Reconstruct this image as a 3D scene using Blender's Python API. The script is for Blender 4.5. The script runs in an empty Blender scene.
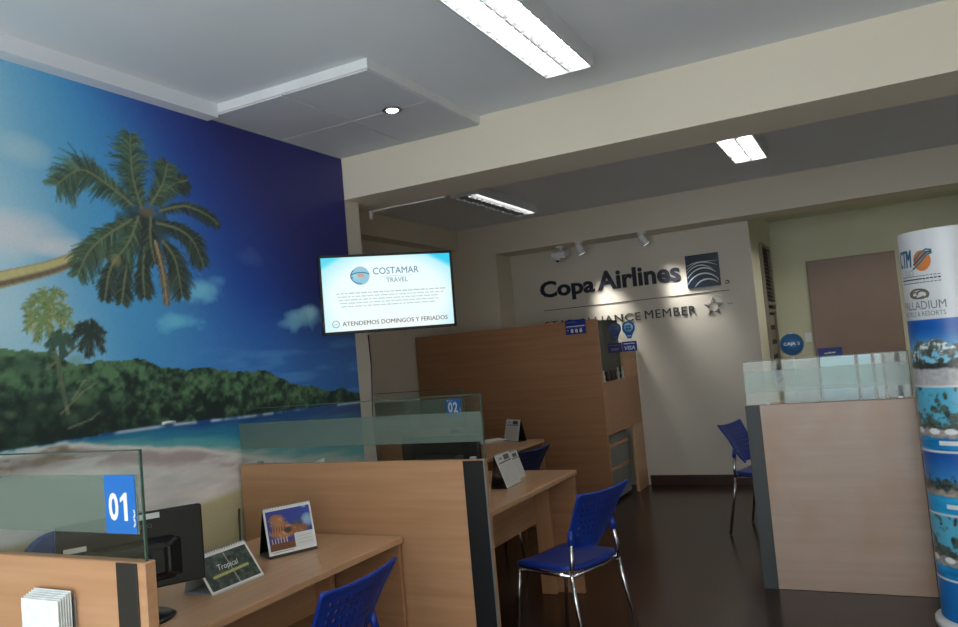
import bpy, bmesh, math, random
import numpy as np
from mathutils import Matrix, Vector
random.seed(7); RNG = np.random.default_rng(11)
S = bpy.context.scene; COL = S.collection
R = math.radians
# ------------------------------------------------------------------ colour / materials
def lin(c):
    return c / 12.92 if c <= 0.04045 else ((c + 0.055) / 1.055) ** 2.4
def rgb(r, g, b):
    return (lin(r / 255), lin(g / 255), lin(b / 255), 1)
MC = {}
def nodes(name):
    m = bpy.data.materials.new(name); m.use_nodes = True
    nt = m.node_tree; b = nt.nodes['Principled BSDF']
    return m, nt, b
def mat(name, c, rough=.5, metal=0, var=.06, scale=6, bump=0, bscale=200, spec=.5, coat=0):
    if name in MC: return MC[name]
    m, nt, b = nodes(name); N = nt.nodes; L = nt.links
    tc = N.new('ShaderNodeTexCoord'); no = N.new('ShaderNodeTexNoise'); no.inputs['Scale'].default_value = scale
    no.inputs['Detail'].default_value = 4
    L.new(tc.outputs['Object'], no.inputs['Vector'])
    r = N.new('ShaderNodeValToRGB'); c = rgb(*c)
    r.color_ramp.elements[0].position = .3; r.color_ramp.elements[1].position = .7
    r.color_ramp.elements[0].color = tuple(x * (1 - var) for x in c[:3]) + (1,)
    r.color_ramp.elements[1].color = tuple(min(1, x * (1 + var)) for x in c[:3]) + (1,)
    L.new(no.outputs['Fac'], r.inputs['Fac']); L.new(r.outputs['Color'], b.inputs['Base Color'])
    b.inputs['Roughness'].default_value = rough; b.inputs['Metallic'].default_value = metal
    b.inputs['Specular IOR Level'].default_value = spec; b.inputs['Coat Weight'].default_value = coat
    if bump:
        n2 = N.new('ShaderNodeTexNoise'); n2.inputs['Scale'].default_value = bscale; L.new(tc.outputs['Object'], n2.inputs['Vector'])
        bp = N.new('ShaderNodeBump'); bp.inputs['Strength'].default_value = bump; bp.inputs['Distance'].default_value = .002
        L.new(n2.outputs['Fac'], bp.inputs['Height']); L.new(bp.outputs['Normal'], b.inputs['Normal'])
    MC[name] = m; return m
def wood(name, c1, c2, axis='X', rough=.38, spec=.5, patch=None):
    if name in MC: return MC[name]
    m, nt, b = nodes(name); N = nt.nodes; L = nt.links
    tc = N.new('ShaderNodeTexCoord'); mp = N.new('ShaderNodeMapping')
    mp.inputs['Scale'].default_value = {'X': (1.2, 26, 26), 'Y': (26, 1.2, 26), 'Z': (26, 26, 1.2)}[axis]
    L.new(tc.outputs['Object'], mp.inputs['Vector'])
    no = N.new('ShaderNodeTexNoise'); no.inputs['Scale'].default_value = 1.0; no.inputs['Detail'].default_value = 6; no.inputs['Distortion'].default_value = .6
    L.new(mp.outputs['Vector'], no.inputs['Vector'])
    r = N.new('ShaderNodeValToRGB'); e = r.color_ramp.elements
    e[0].position = .25; e[0].color = rgb(*c1); e[1].position = .75; e[1].color = rgb(*c2)
    L.new(no.outputs['Fac'], r.inputs['Fac']); out = r.outputs['Color']
    if patch:
        n3 = N.new('ShaderNodeTexNoise'); n3.inputs['Scale'].default_value = 2.2; n3.inputs['Detail'].default_value = 3; L.new(tc.outputs['Object'], n3.inputs['Vector'])
        r3 = N.new('ShaderNodeValToRGB'); r3.color_ramp.elements[0].position = .47; r3.color_ramp.elements[1].position = .75
        L.new(n3.outputs['Fac'], r3.inputs['Fac'])
        mx = N.new('ShaderNodeMixRGB'); mx.inputs['Color2'].default_value = rgb(*patch)
        L.new(r3.outputs['Color'], mx.inputs['Fac']); L.new(out, mx.inputs['Color1']); out = mx.outputs['Color']
    L.new(out, b.inputs['Base Color'])
    b.inputs['Roughness'].default_value = rough; b.inputs['Specular IOR Level'].default_value = spec
    MC[name] = m; return m
def emit(name, c, s):
    if name in MC: return MC[name]
    m, nt, b = nodes(name)
    b.inputs['Base Color'].default_value = (.0, .0, .0, 1); b.inputs['Emission Color'].default_value = rgb(*c); b.inputs['Emission Strength'].default_value = s
    b.inputs['Roughness'].default_value = .3
    MC[name] = m; return m
def vcol(name, k=1.0, rough=.45, em=None, spec=.5):
    if name in MC: return MC[name]
    m, nt, b = nodes(name); N = nt.nodes; L = nt.links
    a = N.new('ShaderNodeAttribute'); a.attribute_name = 'Col'
    if em is None:
        v = N.new('ShaderNodeVectorMath'); v.operation = 'SCALE'; v.inputs['Scale'].default_value = k
        L.new(a.outputs['Color'], v.inputs[0]); L.new(v.outputs['Vector'], b.inputs['Base Color'])
    else:
        b.inputs['Base Color'].default_value = (0, 0, 0, 1); L.new(a.outputs['Color'], b.inputs['Emission Color']); b.inputs['Emission Strength'].default_value = em
    b.inputs['Roughness'].default_value = rough; b.inputs['Specular IOR Level'].default_value = spec
    MC[name] = m; return m
def glass(name, tint=(235, 245, 240), dif=0.0, dc=(120, 130, 125), fres=1.45, edge=0.0):
    """thin clear or frosted sheet: transparent + a share of diffuse/translucent + fresnel gloss"""
    if name in MC: return MC[name]
    m = bpy.data.materials.new(name); m.use_nodes = True; nt = m.node_tree; N = nt.nodes; L = nt.links
    for n in list(N): N.remove(n)
    o = N.new('ShaderNodeOutputMaterial'); t = N.new('ShaderNodeBsdfTransparent'); t.inputs['Color'].default_value = rgb(*tint)
    last = t.outputs[0]
    if dif:
        d = N.new('ShaderNodeBsdfDiffuse'); d.inputs['Color'].default_value = rgb(*dc)
        tl = N.new('ShaderNodeBsdfTranslucent'); tl.inputs['Color'].default_value = rgb(*dc)
        mm = N.new('ShaderNodeMixShader'); mm.inputs['Fac'].default_value = .3; L.new(d.outputs[0], mm.inputs[1]); L.new(tl.outputs[0], mm.inputs[2])
        mx = N.new('ShaderNodeMixShader'); mx.inputs['Fac'].default_value = dif; L.new(last, mx.inputs[1]); L.new(mm.outputs[0], mx.inputs[2]); last = mx.outputs[0]
    g = N.new('ShaderNodeBsdfGlossy'); g.inputs['Roughness'].default_value = .02 if not dif else .25
    lw = N.new('ShaderNodeLayerWeight'); lw.inputs['Blend'].default_value = .5
    pw = N.new('ShaderNodeMath'); pw.operation = 'POWER'; pw.inputs[1].default_value = 5; L.new(lw.outputs['Facing'], pw.inputs[0])
    f = N.new('ShaderNodeMath'); f.operation = 'MULTIPLY_ADD'; f.inputs[1].default_value = .6; f.inputs[2].default_value = .025; L.new(pw.outputs[0], f.inputs[0])
    mx = N.new('ShaderNodeMixShader'); L.new(f.outputs[0], mx.inputs['Fac']); L.new(last, mx.inputs[1]); L.new(g.outputs[0], mx.inputs[2])
    L.new(mx.outputs[0], o.inputs['Surface'])
    MC[name] = m; return m
# ------------------------------------------------------------------ mesh builder
class MB:
    def __init__(s): s.v = []; s.f = []; s.mi = []; s.sm = []; s.T = Matrix.Identity(4)
    def add(s, vs, fs, mi=0, smooth=False):
        o = len(s.v); s.v += [tuple(s.T @ Vector(p)) for p in vs]
        for f in fs: s.f.append([i + o for i in f]); s.mi.append(mi); s.sm.append(smooth)
        return s
    def bm(s, b, mi=0, smooth=False):
        b.verts.index_update(); s.add([v.co[:] for v in b.verts], [[v.index for v in f.verts] for f in b.faces], mi, smooth); b.free(); return s
    def box(s, x0, x1, y0, y1, z0, z1, bev=0.0, mi=0, seg=1):
        b = bmesh.new(); bmesh.ops.create_cube(b, size=1)
        for v in b.verts:
            v.co = ((x0 + x1) / 2 + v.co.x * (x1 - x0), (y0 + y1) / 2 + v.co.y * (y1 - y0), (z0 + z1) / 2 + v.co.z * (z1 - z0))
        if bev: bmesh.ops.bevel(b, geom=b.edges[:], offset=bev, segments=seg, affect='EDGES', profile=.5)
        return s.bm(b, mi)
    def tube(s, path, r, n=10, mi=0, cap=True, closed=False):
        P = [Vector(p) for p in path]; rs = r if isinstance(r, (list, tuple)) else [r] * len(P)
        vs = []; fs = []; up = None; m = len(P)
        for i, p in enumerate(P):
            if closed: t = P[(i + 1) % m] - P[i - 1]
            else: t = P[min(i + 1, m - 1)] - P[max(i - 1, 0)]
            t.normalize()
            if up is None: up = Vector((0, 0, 1)) if abs(t.z) < .9 else Vector((1, 0, 0))
            u = t.cross(up); u.normalize(); w = u.cross(t); up = w
            for k in range(n):
                a = 2 * math.pi * k / n; vs.append(p + (u * math.cos(a) + w * math.sin(a)) * rs[i])
        for i in range(m if closed else m - 1):
            for k in range(n):
                a = i * n; c = ((i + 1) % m) * n
                fs.append([a + k, a + (k + 1) % n, c + (k + 1) % n, c + k])
        if cap and not closed:
            fs.append(list(range(n))[::-1]); fs.append([(m - 1) * n + k for k in range(n)])
        return s.add(vs, fs, mi, True)
    def lathe(s, prof, c=(0, 0, 0), n=24, mi=0, axis='Z'):
        vs = []; fs = []
        for r, z in prof:
            for k in range(n):
                a = 2 * math.pi * k / n; x, y = r * math.cos(a), r * math.sin(a)
                p = {'Z': (x, y, z), 'Y': (x, z, y), 'X': (z, x, y)}[axis]
                vs.append((p[0] + c[0], p[1] + c[1], p[2] + c[2]))
        for i in range(len(prof) - 1):
            for k in range(n): fs.append([i * n + k, i * n + (k + 1) % n, (i + 1) * n + (k + 1) % n, (i + 1) * n + k])
        fs.append(list(range(n))[::-1]); fs.append([(len(prof) - 1) * n + k for k in range(n)])
        return s.add(vs, fs, mi, True)
    def prism(s, pts, y0, y1, mi=0):
        """outline in x,z pulled from y0 to y1"""
        n = len(pts); vs = [(p[0], y0, p[1]) for p in pts] + [(p[0], y1, p[1]) for p in pts]
        fs = [list(range(n)), list(range(2 * n - 1, n - 1, -1))] + [[i, n + i, n + (i + 1) % n, (i + 1) % n] for i in range(n)]
        return s.add(vs, fs, mi)
    def text(s, body, x, z, w, h, y=0.0, depth=.0, bold=.0, mi=0, shear=0, bend=None, spacing=1.0):
        """lettering in the x,z plane at y facing -y; (x,z) = lower-left; fitted to w x h (w or h may be None)"""
        c = bpy.data.curves.new('t', 'FONT'); c.body = body; c.offset = bold; c.shear = shear; c.resolution_u = 3; c.space_character = spacing
        o = bpy.data.objects.new('t', c); COL.objects.link(o); bpy.context.view_layer.update()
        me = bpy.data.meshes.new_from_object(o.evaluated_get(bpy.context.evaluated_depsgraph_get()))
        b = bmesh.new(); b.from_mesh(me); bpy.data.objects.remove(o); bpy.data.curves.remove(c); bpy.data.meshes.remove(me)
        xs = [v.co.x for v in b.verts]; ys = [v.co.y for v in b.verts]
        x0, x1, y0, y1 = min(xs), max(xs), min(ys), max(ys)
        sx = w / (x1 - x0) if w else h / (y1 - y0); sz = h / (y1 - y0) if h else sx
        for v in b.verts: v.co = ((v.co.x - x0) * sx + x, y, (v.co.y - y0) * sz + z)
        bmesh.ops.remove_doubles(b, verts=b.verts[:], dist=1e-6)
        if depth:
            g = bmesh.ops.extrude_face_region(b, geom=b.faces[:])
            for e in g['geom']:
                if isinstance(e, bmesh.types.BMVert): e.co.y -= depth
        if bend:
            for v in b.verts: v.co = bend(v.co)
        bmesh.ops.recalc_face_normals(b, faces=b.faces[:])
        if not depth and not bend:
            for f in b.faces:
                if f.normal.y > 0: f.normal_flip()
        return s.bm(b, mi)
    def build(s, name, mats, parent=None, org=None):
        me = bpy.data.meshes.new(name); o0 = Vector(org) if org else Vector((0, 0, 0))
        me.from_pydata([tuple(Vector(p) - o0) for p in s.v], [], s.f)
        for m in (mats if isinstance(mats, (list, tuple)) else [mats]): me.materials.append(m)
        me.polygons.foreach_set('material_index', s.mi); me.polygons.foreach_set('use_smooth', s.sm); me.update()
        o = bpy.data.objects.new(name, me); COL.objects.link(o)
        if org and parent is None: o.location = o0
        if parent: o.parent = parent
        return o
def thing(name, label, cat, loc=(0, 0, 0), rz=0, group=None):
    o = bpy.data.objects.new(name, None); COL.objects.link(o); o.empty_display_size = .1
    o.location = loc; o.rotation_euler = (0, 0, rz); o['label'] = label; o['category'] = cat
    if group: o['group'] = group
    return o
def tag(o, label, cat, group=None):
    o['label'] = label; o['category'] = cat
    if group: o['group'] = group
    return o
def struct(o): o['kind'] = 'structure'; return o
def dup(root, loc, rz, label, group=None):
    r = root.copy(); COL.objects.link(r); r.location = loc; r.rotation_euler = (0, 0, rz); r['label'] = label
    if group: r['group'] = group
    for ch in list(root.children):
        c = ch.copy(); COL.objects.link(c); c.parent = r
        for g in ch.children:
            d = g.copy(); COL.objects.link(d); d.parent = c
    return r
# ------------------------------------------------------------------ painted prints (a picture is a picture: mesh grid with point colours)
class Paint:
    """canvas in metres: u to the right, v up"""
    def __init__(s, u0, u1, v0, v1, res):
        s.u0, s.u1, s.v0, s.v1 = u0, u1, v0, v1
        s.nu = max(2, int((u1 - u0) * res) + 1); s.nv = max(2, int((v1 - v0) * res) + 1)
        s.us = np.linspace(u0, u1, s.nu); s.vs = np.linspace(v0, v1, s.nv); s.px = (u1 - u0) / (s.nu - 1)
        s.U, s.V = np.meshgrid(s.us, s.vs); s.C = np.zeros((s.nv, s.nu, 3))
    def noise(s, su, sv, oct=4, seed=0):
        g = np.random.default_rng(seed); out = np.zeros_like(s.U); a = 1; tot = 0
        for o in range(oct):
            G = g.random((64, 64)); x = (s.U * su * 2 ** o + 31.7) % 63; y = (s.V * sv * 2 ** o + 17.3) % 63
            i = np.floor(x).astype(int); j = np.floor(y).astype(int); fx = x - i; fy = y - j
            fx = fx * fx * (3 - 2 * fx); fy = fy * fy * (3 - 2 * fy); i2 = (i + 1) % 64; j2 = (j + 1) % 64
            out += a * ((G[j, i] * (1 - fx) + G[j, i2] * fx) * (1 - fy) + (G[j2, i] * (1 - fx) + G[j2, i2] * fx) * fy); tot += a; a *= .5
        return out / tot
    def mix(s, mask, c):
        c = np.asarray(c, float); s.C = s.C * (1 - mask[..., None]) + c * mask[..., None]
    def rect(s, u0, u1, v0, v1, c): s.mix(((s.U >= u0) & (s.U <= u1) & (s.V >= v0) & (s.V <= v1)).astype(float), c)
    def blob(s, u, v, ru, rv, c, a=1, p=2, wob=None):
        d = ((s.U - u) / ru) ** 2 + ((s.V - v) / rv) ** 2
        if wob is not None: d = d * (.4 + 1.2 * wob)
        s.mix(np.clip(1 - d, 0, 1) ** (1 / p) * a if p > 1 else np.clip(1 - d, 0, 1) * a, c)
    def line(s, pts, w0, w1, c, a=1):
        n = len(pts) - 1; c = np.asarray(c, float)
        for i in range(n):
            (ax, ay), (bx, by) = pts[i], pts[i + 1]; wa = w0 + (w1 - w0) * i / n; wb = w0 + (w1 - w0) * (i + 1) / n
            m = max(wa, wb) + s.px * 1.5
            i0 = max(0, int((min(ax, bx) - m - s.u0) / s.px)); i1 = min(s.nu, int((max(ax, bx) + m - s.u0) / s.px) + 2)
            j0 = max(0, int((min(ay, by) - m - s.v0) / s.px)); j1 = min(s.nv, int((max(ay, by) + m - s.v0) / s.px) + 2)
            if i1 <= i0 or j1 <= j0: continue
            U = s.U[j0:j1, i0:i1]; V = s.V[j0:j1, i0:i1]; dx, dy = bx - ax, by - ay; L = dx * dx + dy * dy + 1e-12
            t = np.clip(((U - ax) * dx + (V - ay) * dy) / L, 0, 1); d = np.hypot(U - ax - t * dx, V - ay - t * dy)
            k = np.clip((wa + (wb - wa) * t - d) / s.px + .5, 0, 1) * a
            s.C[j0:j1, i0:i1] = s.C[j0:j1, i0:i1] * (1 - k[..., None]) + c * k[..., None]
    def grid(s, name, m, f, parent=None):
        """f(U,V) -> X,Y,Z arrays"""
        X, Y, Z = f(s.U, s.V); me = bpy.data.meshes.new(name); n = s.nu * s.nv
        me.vertices.add(n); me.vertices.foreach_set('co', np.stack([X, Y, Z], -1).astype(np.float32).ravel())
        I = np.arange(n).reshape(s.nv, s.nu); q = np.stack([I[:-1, :-1], I[:-1, 1:], I[1:, 1:], I[1:, :-1]], -1).reshape(-1, 4)
        me.loops.add(q.size); me.loops.foreach_set('vertex_index', q.ravel().astype(np.int32)); me.polygons.add(len(q))
        me.polygons.foreach_set('loop_start', (np.arange(len(q)) * 4).astype(np.int32))
        me.update(calc_edges=True); me.validate()
        c = np.clip(s.C / 255, 0, 1); c = np.where(c <= .04045, c / 12.92, ((c + .055) / 1.055) ** 2.4)
        at = me.color_attributes.new('Col', 'FLOAT_COLOR', 'POINT'); at.data.foreach_set('color', np.concatenate([c.reshape(-1, 3), np.ones((n, 1))], 1).astype(np.float32).ravel())
        me.materials.append(m); o = bpy.data.objects.new(name, me); COL.objects.link(o)
        if parent: o.parent = parent
        return o
def ss(x, a, b):
    t = np.clip((x - a) / (b - a), 0, 1); return t * t * (3 - 2 * t)
# ------------------------------------------------------------------ shared materials
M_wall = mat('cream_paint', (206, 199, 186), .6, var=.03, scale=2, bump=.15, bscale=120)
M_beam = mat('beam_paint', (216, 207, 190), .6, var=.02, scale=1.5, bump=.1)
M_green = mat('pale_green_paint', (202, 202, 178), .6, var=.03, scale=2)
M_ceil = mat('ceiling_paint', (222, 227, 234), .75, var=.025, scale=1.2)
M_tile = mat('ceiling_board', (200, 203, 210), .7, var=.03, scale=3)
M_white = mat('white_plastic', (222, 224, 226), .35)
M_wood = wood('beech_melamine', (172, 126, 90), (192, 148, 112), 'X')
M_woody = wood('beech_melamine_top', (180, 138, 102), (198, 158, 122), 'Y', rough=.3)
M_woodz = wood('beech_melamine_upright', (174, 126, 88), (192, 146, 108), 'Z')
M_wood_shade = wood('beech_melamine_shaded', (152, 108, 76), (170, 126, 92), 'X')  # same beech, darkened to put shade into the booth and desk ends
M_worn = wood('worn_melamine', (154, 128, 110), (166, 140, 122), 'X', rough=.3, patch=(156, 112, 76), spec=.7)
M_black = mat('black_laminate', (22, 23, 25), .4)
M_dgrey = mat('slate_laminate', (40, 46, 46), .45)
M_blackp = mat('black_plastic', (18, 19, 20), .28)
M_blue = mat('blue_plastic', (18, 50, 138), .4)
M_chrome = mat('chrome', (205, 207, 210), .12, 1, var=.01)
M_alu = mat('brushed_aluminium', (170, 172, 172), .35, .8, var=.02)
M_paper = mat('white_paper', (228, 228, 226), .6, var=.02)
M_bluev = mat('sign_blue', (2, 104, 192), .4, var=.03)
M_navy = mat('navy_vinyl', (16, 40, 128), .4, var=.05)
M_ink = mat('dark_ink', (40, 42, 48), .5)
M_base = mat('dark_baseboard', (58, 36, 28), .35)
M_glass = glass('clear_glass', tint=(248, 252, 250))
M_frost = glass('frosted_film', dif=.46, dc=(132, 147, 139)); M_frost_lit = glass('lit_frosted_film', dif=.24, dc=(230, 232, 236))  # second film is the same frost with stronger light put into its colour
M_tint = glass('smoky_glass', tint=(150, 152, 150), dif=.5, dc=(84, 84, 80))
M_acryl = glass('clear_acrylic', tint=(240, 244, 246), dif=.16, dc=(190, 195, 200))
# ------------------------------------------------------------------ setting
XL, XR, YF, YB = -2.88, 1.75, -2.6, 3.92           # front room
def slab(name, m, *a, **k): return struct(MB().box(*a, **k).build(name, m))
# floor: dark parquet
def parquet():
    m, nt, b = nodes('dark_parquet'); N = nt.nodes; L = nt.links
    tc = N.new('ShaderNodeTexCoord'); br = N.new('ShaderNodeTexBrick'); br.inputs['Scale'].default_value = 1
    br.inputs['Brick Width'].default_value = .6; br.inputs['Row Height'].default_value = .09; br.inputs['Mortar Size'].default_value = .002
    br.inputs['Color1'].default_value = rgb(72, 48, 36); br.inputs['Color2'].default_value = rgb(58, 40, 32); br.inputs['Mortar'].default_value = rgb(30, 22, 18)
    L.new(tc.outputs['Object'], br.inputs['Vector'])
    no = N.new('ShaderNodeTexNoise'); mp = N.new('ShaderNodeMapping'); mp.inputs['Scale'].default_value = (3, 40, 1); L.new(tc.outputs['Object'], mp.inputs['Vector']); L.new(mp.outputs['Vector'], no.inputs['Vector'])
    mx = N.new('ShaderNodeMixRGB'); mx.blend_type = 'MULTIPLY'; mx.inputs['Fac'].default_value = .5; L.new(br.outputs['Color'], mx.inputs['Color1']); L.new(no.outputs['Fac'], mx.inputs['Color2'])
    L.new(mx.outputs['Color'], b.inputs['Base Color']); b.inputs['Roughness'].default_value = .22; b.inputs['Specular IOR Level'].default_value = .4
    return m
slab('floor', parquet(), -4.4, 1.9, YF - .1, 10, -.06, 0)
def bounce_tiles():
    m, nt, b = nodes('pale_bounce_tile'); N = nt.nodes; L = nt.links
    tc = N.new('ShaderNodeTexCoord'); br = N.new('ShaderNodeTexBrick'); br.offset = 0; br.inputs['Scale'].default_value = 1; br.inputs['Brick Width'].default_value = .6; br.inputs['Row Height'].default_value = .6; br.inputs['Mortar Size'].default_value = .004
    br.inputs['Color1'].default_value = rgb(205, 204, 200); br.inputs['Color2'].default_value = rgb(198, 197, 193); br.inputs['Mortar'].default_value = rgb(140, 138, 134)
    L.new(tc.outputs['Object'], br.inputs['Vector']); L.new(br.outputs['Color'], b.inputs['Base Color']); b.inputs['Roughness'].default_value = .3; return m
slab('floor_bounce', bounce_tiles(), XL, XR, YF, 1.0, .0005, .006)  # unseen pale floor added to bounce sunlight up to the ceiling
slab('ceiling', M_ceil, XL, XR, YF, YB, 2.87, 2.95)
slab('ceiling_back', M_ceil, -4.4, XR, 4.34, 7.68, 2.94, 3.0)
slab('ceiling_alcove', M_green, -1.12, 1.0, 8.07, 9.95, 2.80, 2.86)
slab('wall_left', M_wall, -2.98, XL, YF, 4.065, 0, 2.95)
slab('wall_left_back', M_wall, -4.4, -4.3, 4.065, 8.17, 0, 2.95)
slab('wall_return', M_wall, -4.4, -2.98, 3.985, 4.065, 0, 2.95)
slab('wall_right', M_wall, XR, XR + .1, YF, 8.07, 0, 2.95)
slab('wall_right_alcove', M_green, 1.0, 1.08, 8.07, 9.95, 0, 2.85)
slab('wall_right_stub', M_wall, 1.081, XR, 8.07, 8.17, 0, 2.95)
slab('wall_back', M_wall, -4.3, -1.035, 8.07, 8.17, 0, 2.62)
slab('wall_alcove_left', M_green, -1.135, -1.035, 8.17, 9.95, 0, 2.85)
slab('wall_alcove_back', M_green, -1.035, 1.0, 9.86, 9.95, 0, 2.85)
slab('trim_1', M_beam, XL + .0005, XR, YB, 4.34, 2.553, 2.95); slab('trim_2', M_beam, -4.3, XL, 4.066, 4.34, 2.553, 2.95)                         # big beam
slab('trim_3', M_beam, -4.3, XR, 7.68, 8.07, 2.613, 3.0)                         # rear beam
slab('trim_4', M_beam, -4.3, -3.66, 7.68, 8.07, 0, 2.613)                        # corner pier
slab('trim_5', M_ceil, XL, -2.80, YF, 2.82, 2.80, 2.87)                          # strip above the mural
slab('trim_6', M_beam, -4.3, -4.12, 4.34, 7.68, 2.72, 2.94)
slab('baseboard_back', M_base, -2.27, -1.035, 8.05, 8.07, 0, .10)
# boxed ceiling with four boards
def bxd():
    mb = MB(); mb.box(XL, -1.89, 2.82, 3.918, 2.825, 2.87, 0, 0)
    for a, b in ((XL + .006, -2.392), (-2.386, -1.895)):
        for c, d in ((2.826, 3.357), (3.363, 3.914)): mb.box(a, b, c, d, 2.816, 2.826, .002, 1)
    return struct(mb.build('ceiling_box', [M_white, M_tile]))
bxd()
# shop front far behind the viewer: frame, mullions and panes
sf = struct(MB().box(-2.88, XR, YF, YF + .08, 2.62, 2.87).box(-2.88, XR, YF, YF + .08, 0, .12).build('wall_front', M_wall))
wf = MB()
for x in (-2.85, -1.35, .2, 1.70): wf.box(x - .03, x + .03, YF, YF + .06, .12, 2.62)
w1 = struct(wf.build('window_1', M_alu)); MB().box(-2.82, 1.67, YF + .025, YF + .031, .12, 2.62).build('pane', glass('shopfront_glass', tint=(250, 252, 252)), w1)
# ------------------------------------------------------------------ printed beach mural
def mural():
    P = Paint(.2, 3.912, .0, 2.812, 165); U, V = P.U, P.V
    t = ss(U + .55 * (V - 2.0), 1.75, 3.5); tv = ss(V, 1.3, 2.75)
    a = np.array([132, 172, 190.]); b = np.array([66, 138, 186.]); c = np.array([30, 70, 150.]); d = np.array([30, 34, 96.])
    C = a + (b - a) * ss(U + .25 * (V - 2), 1.7, 2.35)[..., None]
    C = C + (c - C) * ss(U + .45 * (V - 1.9), 2.3, 3.1)[..., None]
    C = C + (d - C) * (ss(U + .9 * (V - 2.1), 2.7, 3.75))[..., None]
    low = ss(V, 2.0, 1.5) * ss(U, 2.0, 2.9); C = C + (np.array([52, 112, 178.]) - C) * (low * .75)[..., None]
    P.C = C
    P.mix(.5 * ss(U, 2.05, 1.6) * ss(V, 1.55, 1.85) * ss(V, 2.5, 2.1), (176, 196, 206))
    n = P.noise(7, 7, 4, 3)
    P.blob(1.8, 2.13, .26, .12, (190, 190, 196), .8, 1, n); P.blob(1.96, 2.08, .15, .05, (196, 194, 198), .7, 1, n)
    P.blob(1.86, 2.46, .16, .08, (160, 184, 192), .6, 1, n)
    n = P.noise(9, 12, 5, 13)
    n = np.clip(n * 2.2 - .6, 0, 1.3)
    P.blob(3.44, 1.81, .21, .065, (120, 180, 205), .95, 1, n); P.blob(3.50, 1.845, .12, .05, (150, 205, 220), .9, 1, n); P.blob(3.32, 1.775, .13, .035, (110, 165, 200), .8, 1, n)
    P.blob(2.70, 1.94, .12, .06, (110, 180, 205), .9, 1, n); P.blob(2.55, 1.785, .12, .045, (100, 180, 205), .85, 1, n); P.blob(2.81, 1.99, .07, .03, (90, 150, 195), .6, 1, n)
    P.blob(3.06, 2.12, .13, .06, (58, 84, 150), .7, 1, n)
    P.mix(.45 * ss(P.noise(3, 16, 4, 9), .5, .75) * ss(V, 1.75, 1.6) * ss(U, 2.4, 3.0), (90, 146, 196))
    # hills
    RI = np.array([(.2, 1.67), (1.523, 1.68), (1.692, 1.681), (1.834, 1.676), (1.902, 1.666), (1.971, 1.64), (2.024, 1.605), (2.092, 1.618), (2.138, 1.62), (2.234, 1.617), (2.306, 1.627), (2.394, 1.603), (2.438, 1.58), (2.549, 1.565), (2.705, 1.561), (2.812, 1.545), (2.929, 1.528), (3.093, 1.524), (3.2, 1.486), (3.355, 1.43), (3.499, 1.412), (3.626, 1.372), (3.737, 1.385), (3.92, 1.335)])
    ridge = np.interp(U, RI[:, 0], RI[:, 1]) + (P.noise(26, 1, 3, 5) - .5) * .022
    shore = np.interp(U, [.2, 1.5, 1.87, 2.2, 2.5, 2.87, 3.2, 3.54, 3.92], [1.31, 1.31, 1.31, 1.321, 1.32, 1.307, 1.303, 1.297, 1.291])
    h = (V - shore) / (ridge - shore + 1e-6); n1 = P.noise(16, 20, 5, 21); n2 = P.noise(40, 46, 3, 22)
    k = np.clip(.12 + .62 * h + 1.7 * (n1 - .5) + 1.7 * (n2 - .5), 0, 1)
    k = k * (1 - .6 * ss(U, 2.6, 1.9) * ss(h, .75, .3))
    g = np.array([20, 36, 34.]) + k[..., None] * (np.array([78, 110, 78.]) - np.array([20, 36, 34.]))
    g = g + (ss(U, 3.3, 3.9) * .35)[..., None] * (np.array([34, 56, 66.]) - g)
    m = ((V < ridge) & (V > shore - .01)).astype(float); P.C = P.C * (1 - m[..., None]) + g * m[..., None]
    # sea and sand
    sand = np.interp(U, [.2, 1.5, 1.88, 2.03, 2.16, 2.41, 2.635, 2.886, 3.325, 3.817, 3.92], [1.28, 1.284, 1.300, 1.303, 1.262, 1.224, 1.187, 1.121, 1.011, .931, .91]) + (P.noise(6, 2, 3, 31) - .5) * .03
    w = np.clip((shore - V) / (shore - sand + 1e-6), 0, 1); ww = w + (P.noise(4, 30, 4, 33) - .5) * .35
    sea = np.array([24, 62, 118.]) + ss(ww, .05, .4)[..., None] * (np.array([30, 104, 136.]) - np.array([24, 62, 118.]))
    sea = sea + ss(ww, .4, .75)[..., None] * (np.array([78, 140, 148.]) - sea); sea = sea + ss(ww, .78, 1)[..., None] * (np.array([150, 164, 160.]) - sea)
    m = (V <= shore).astype(float); P.C = P.C * (1 - m[..., None]) + sea * m[..., None]
    P.mix(np.exp(-((V - shore + .006) / .007) ** 2) * ss(P.noise(14, 3, 3, 41), .35, .6) * .8, (190, 202, 208))
    sn = P.noise(5, 22, 4, 51); sc = np.array([194, 192, 190.]) + (sn[..., None] - .5) * np.array([50, 44, 40.])
    m = ss(V, sand + .012, sand - .012); P.C = P.C * (1 - m[..., None]) + sc * m[..., None]
    d = (sand - V); P.mix(np.clip(ss(d, 0, .03) * ss(d, .12, .05), 0, 1) * ss(sn, .35, .6) * .75, (136, 120, 122))
    P.mix(ss(V, np.interp(U, [.2, 1.9, 2.4, 2.6, 2.86, 3.3], [.9, .97, .90, .93, .95, .9]) + .02, np.interp(U, [.2, 1.9, 2.4, 2.6, 2.86, 3.3], [.9, .97, .90, .93, .95, .9]) - .02) * .85, (168, 160, 122))
    P.mix(ss(P.noise(9, 40, 3, 61), .5, .8) * ss(V, 1.31, 1.285) * ss(V, 1.2, 1.26) * ss(U, 2.3, 1.9), (112, 98, 80))
    P.line([(2.43, 1.327), (2.46, 1.33), (2.50, 1.326)], .006, .003, (220, 226, 228))
    # palms
    rg = np.random.default_rng(5)
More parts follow.
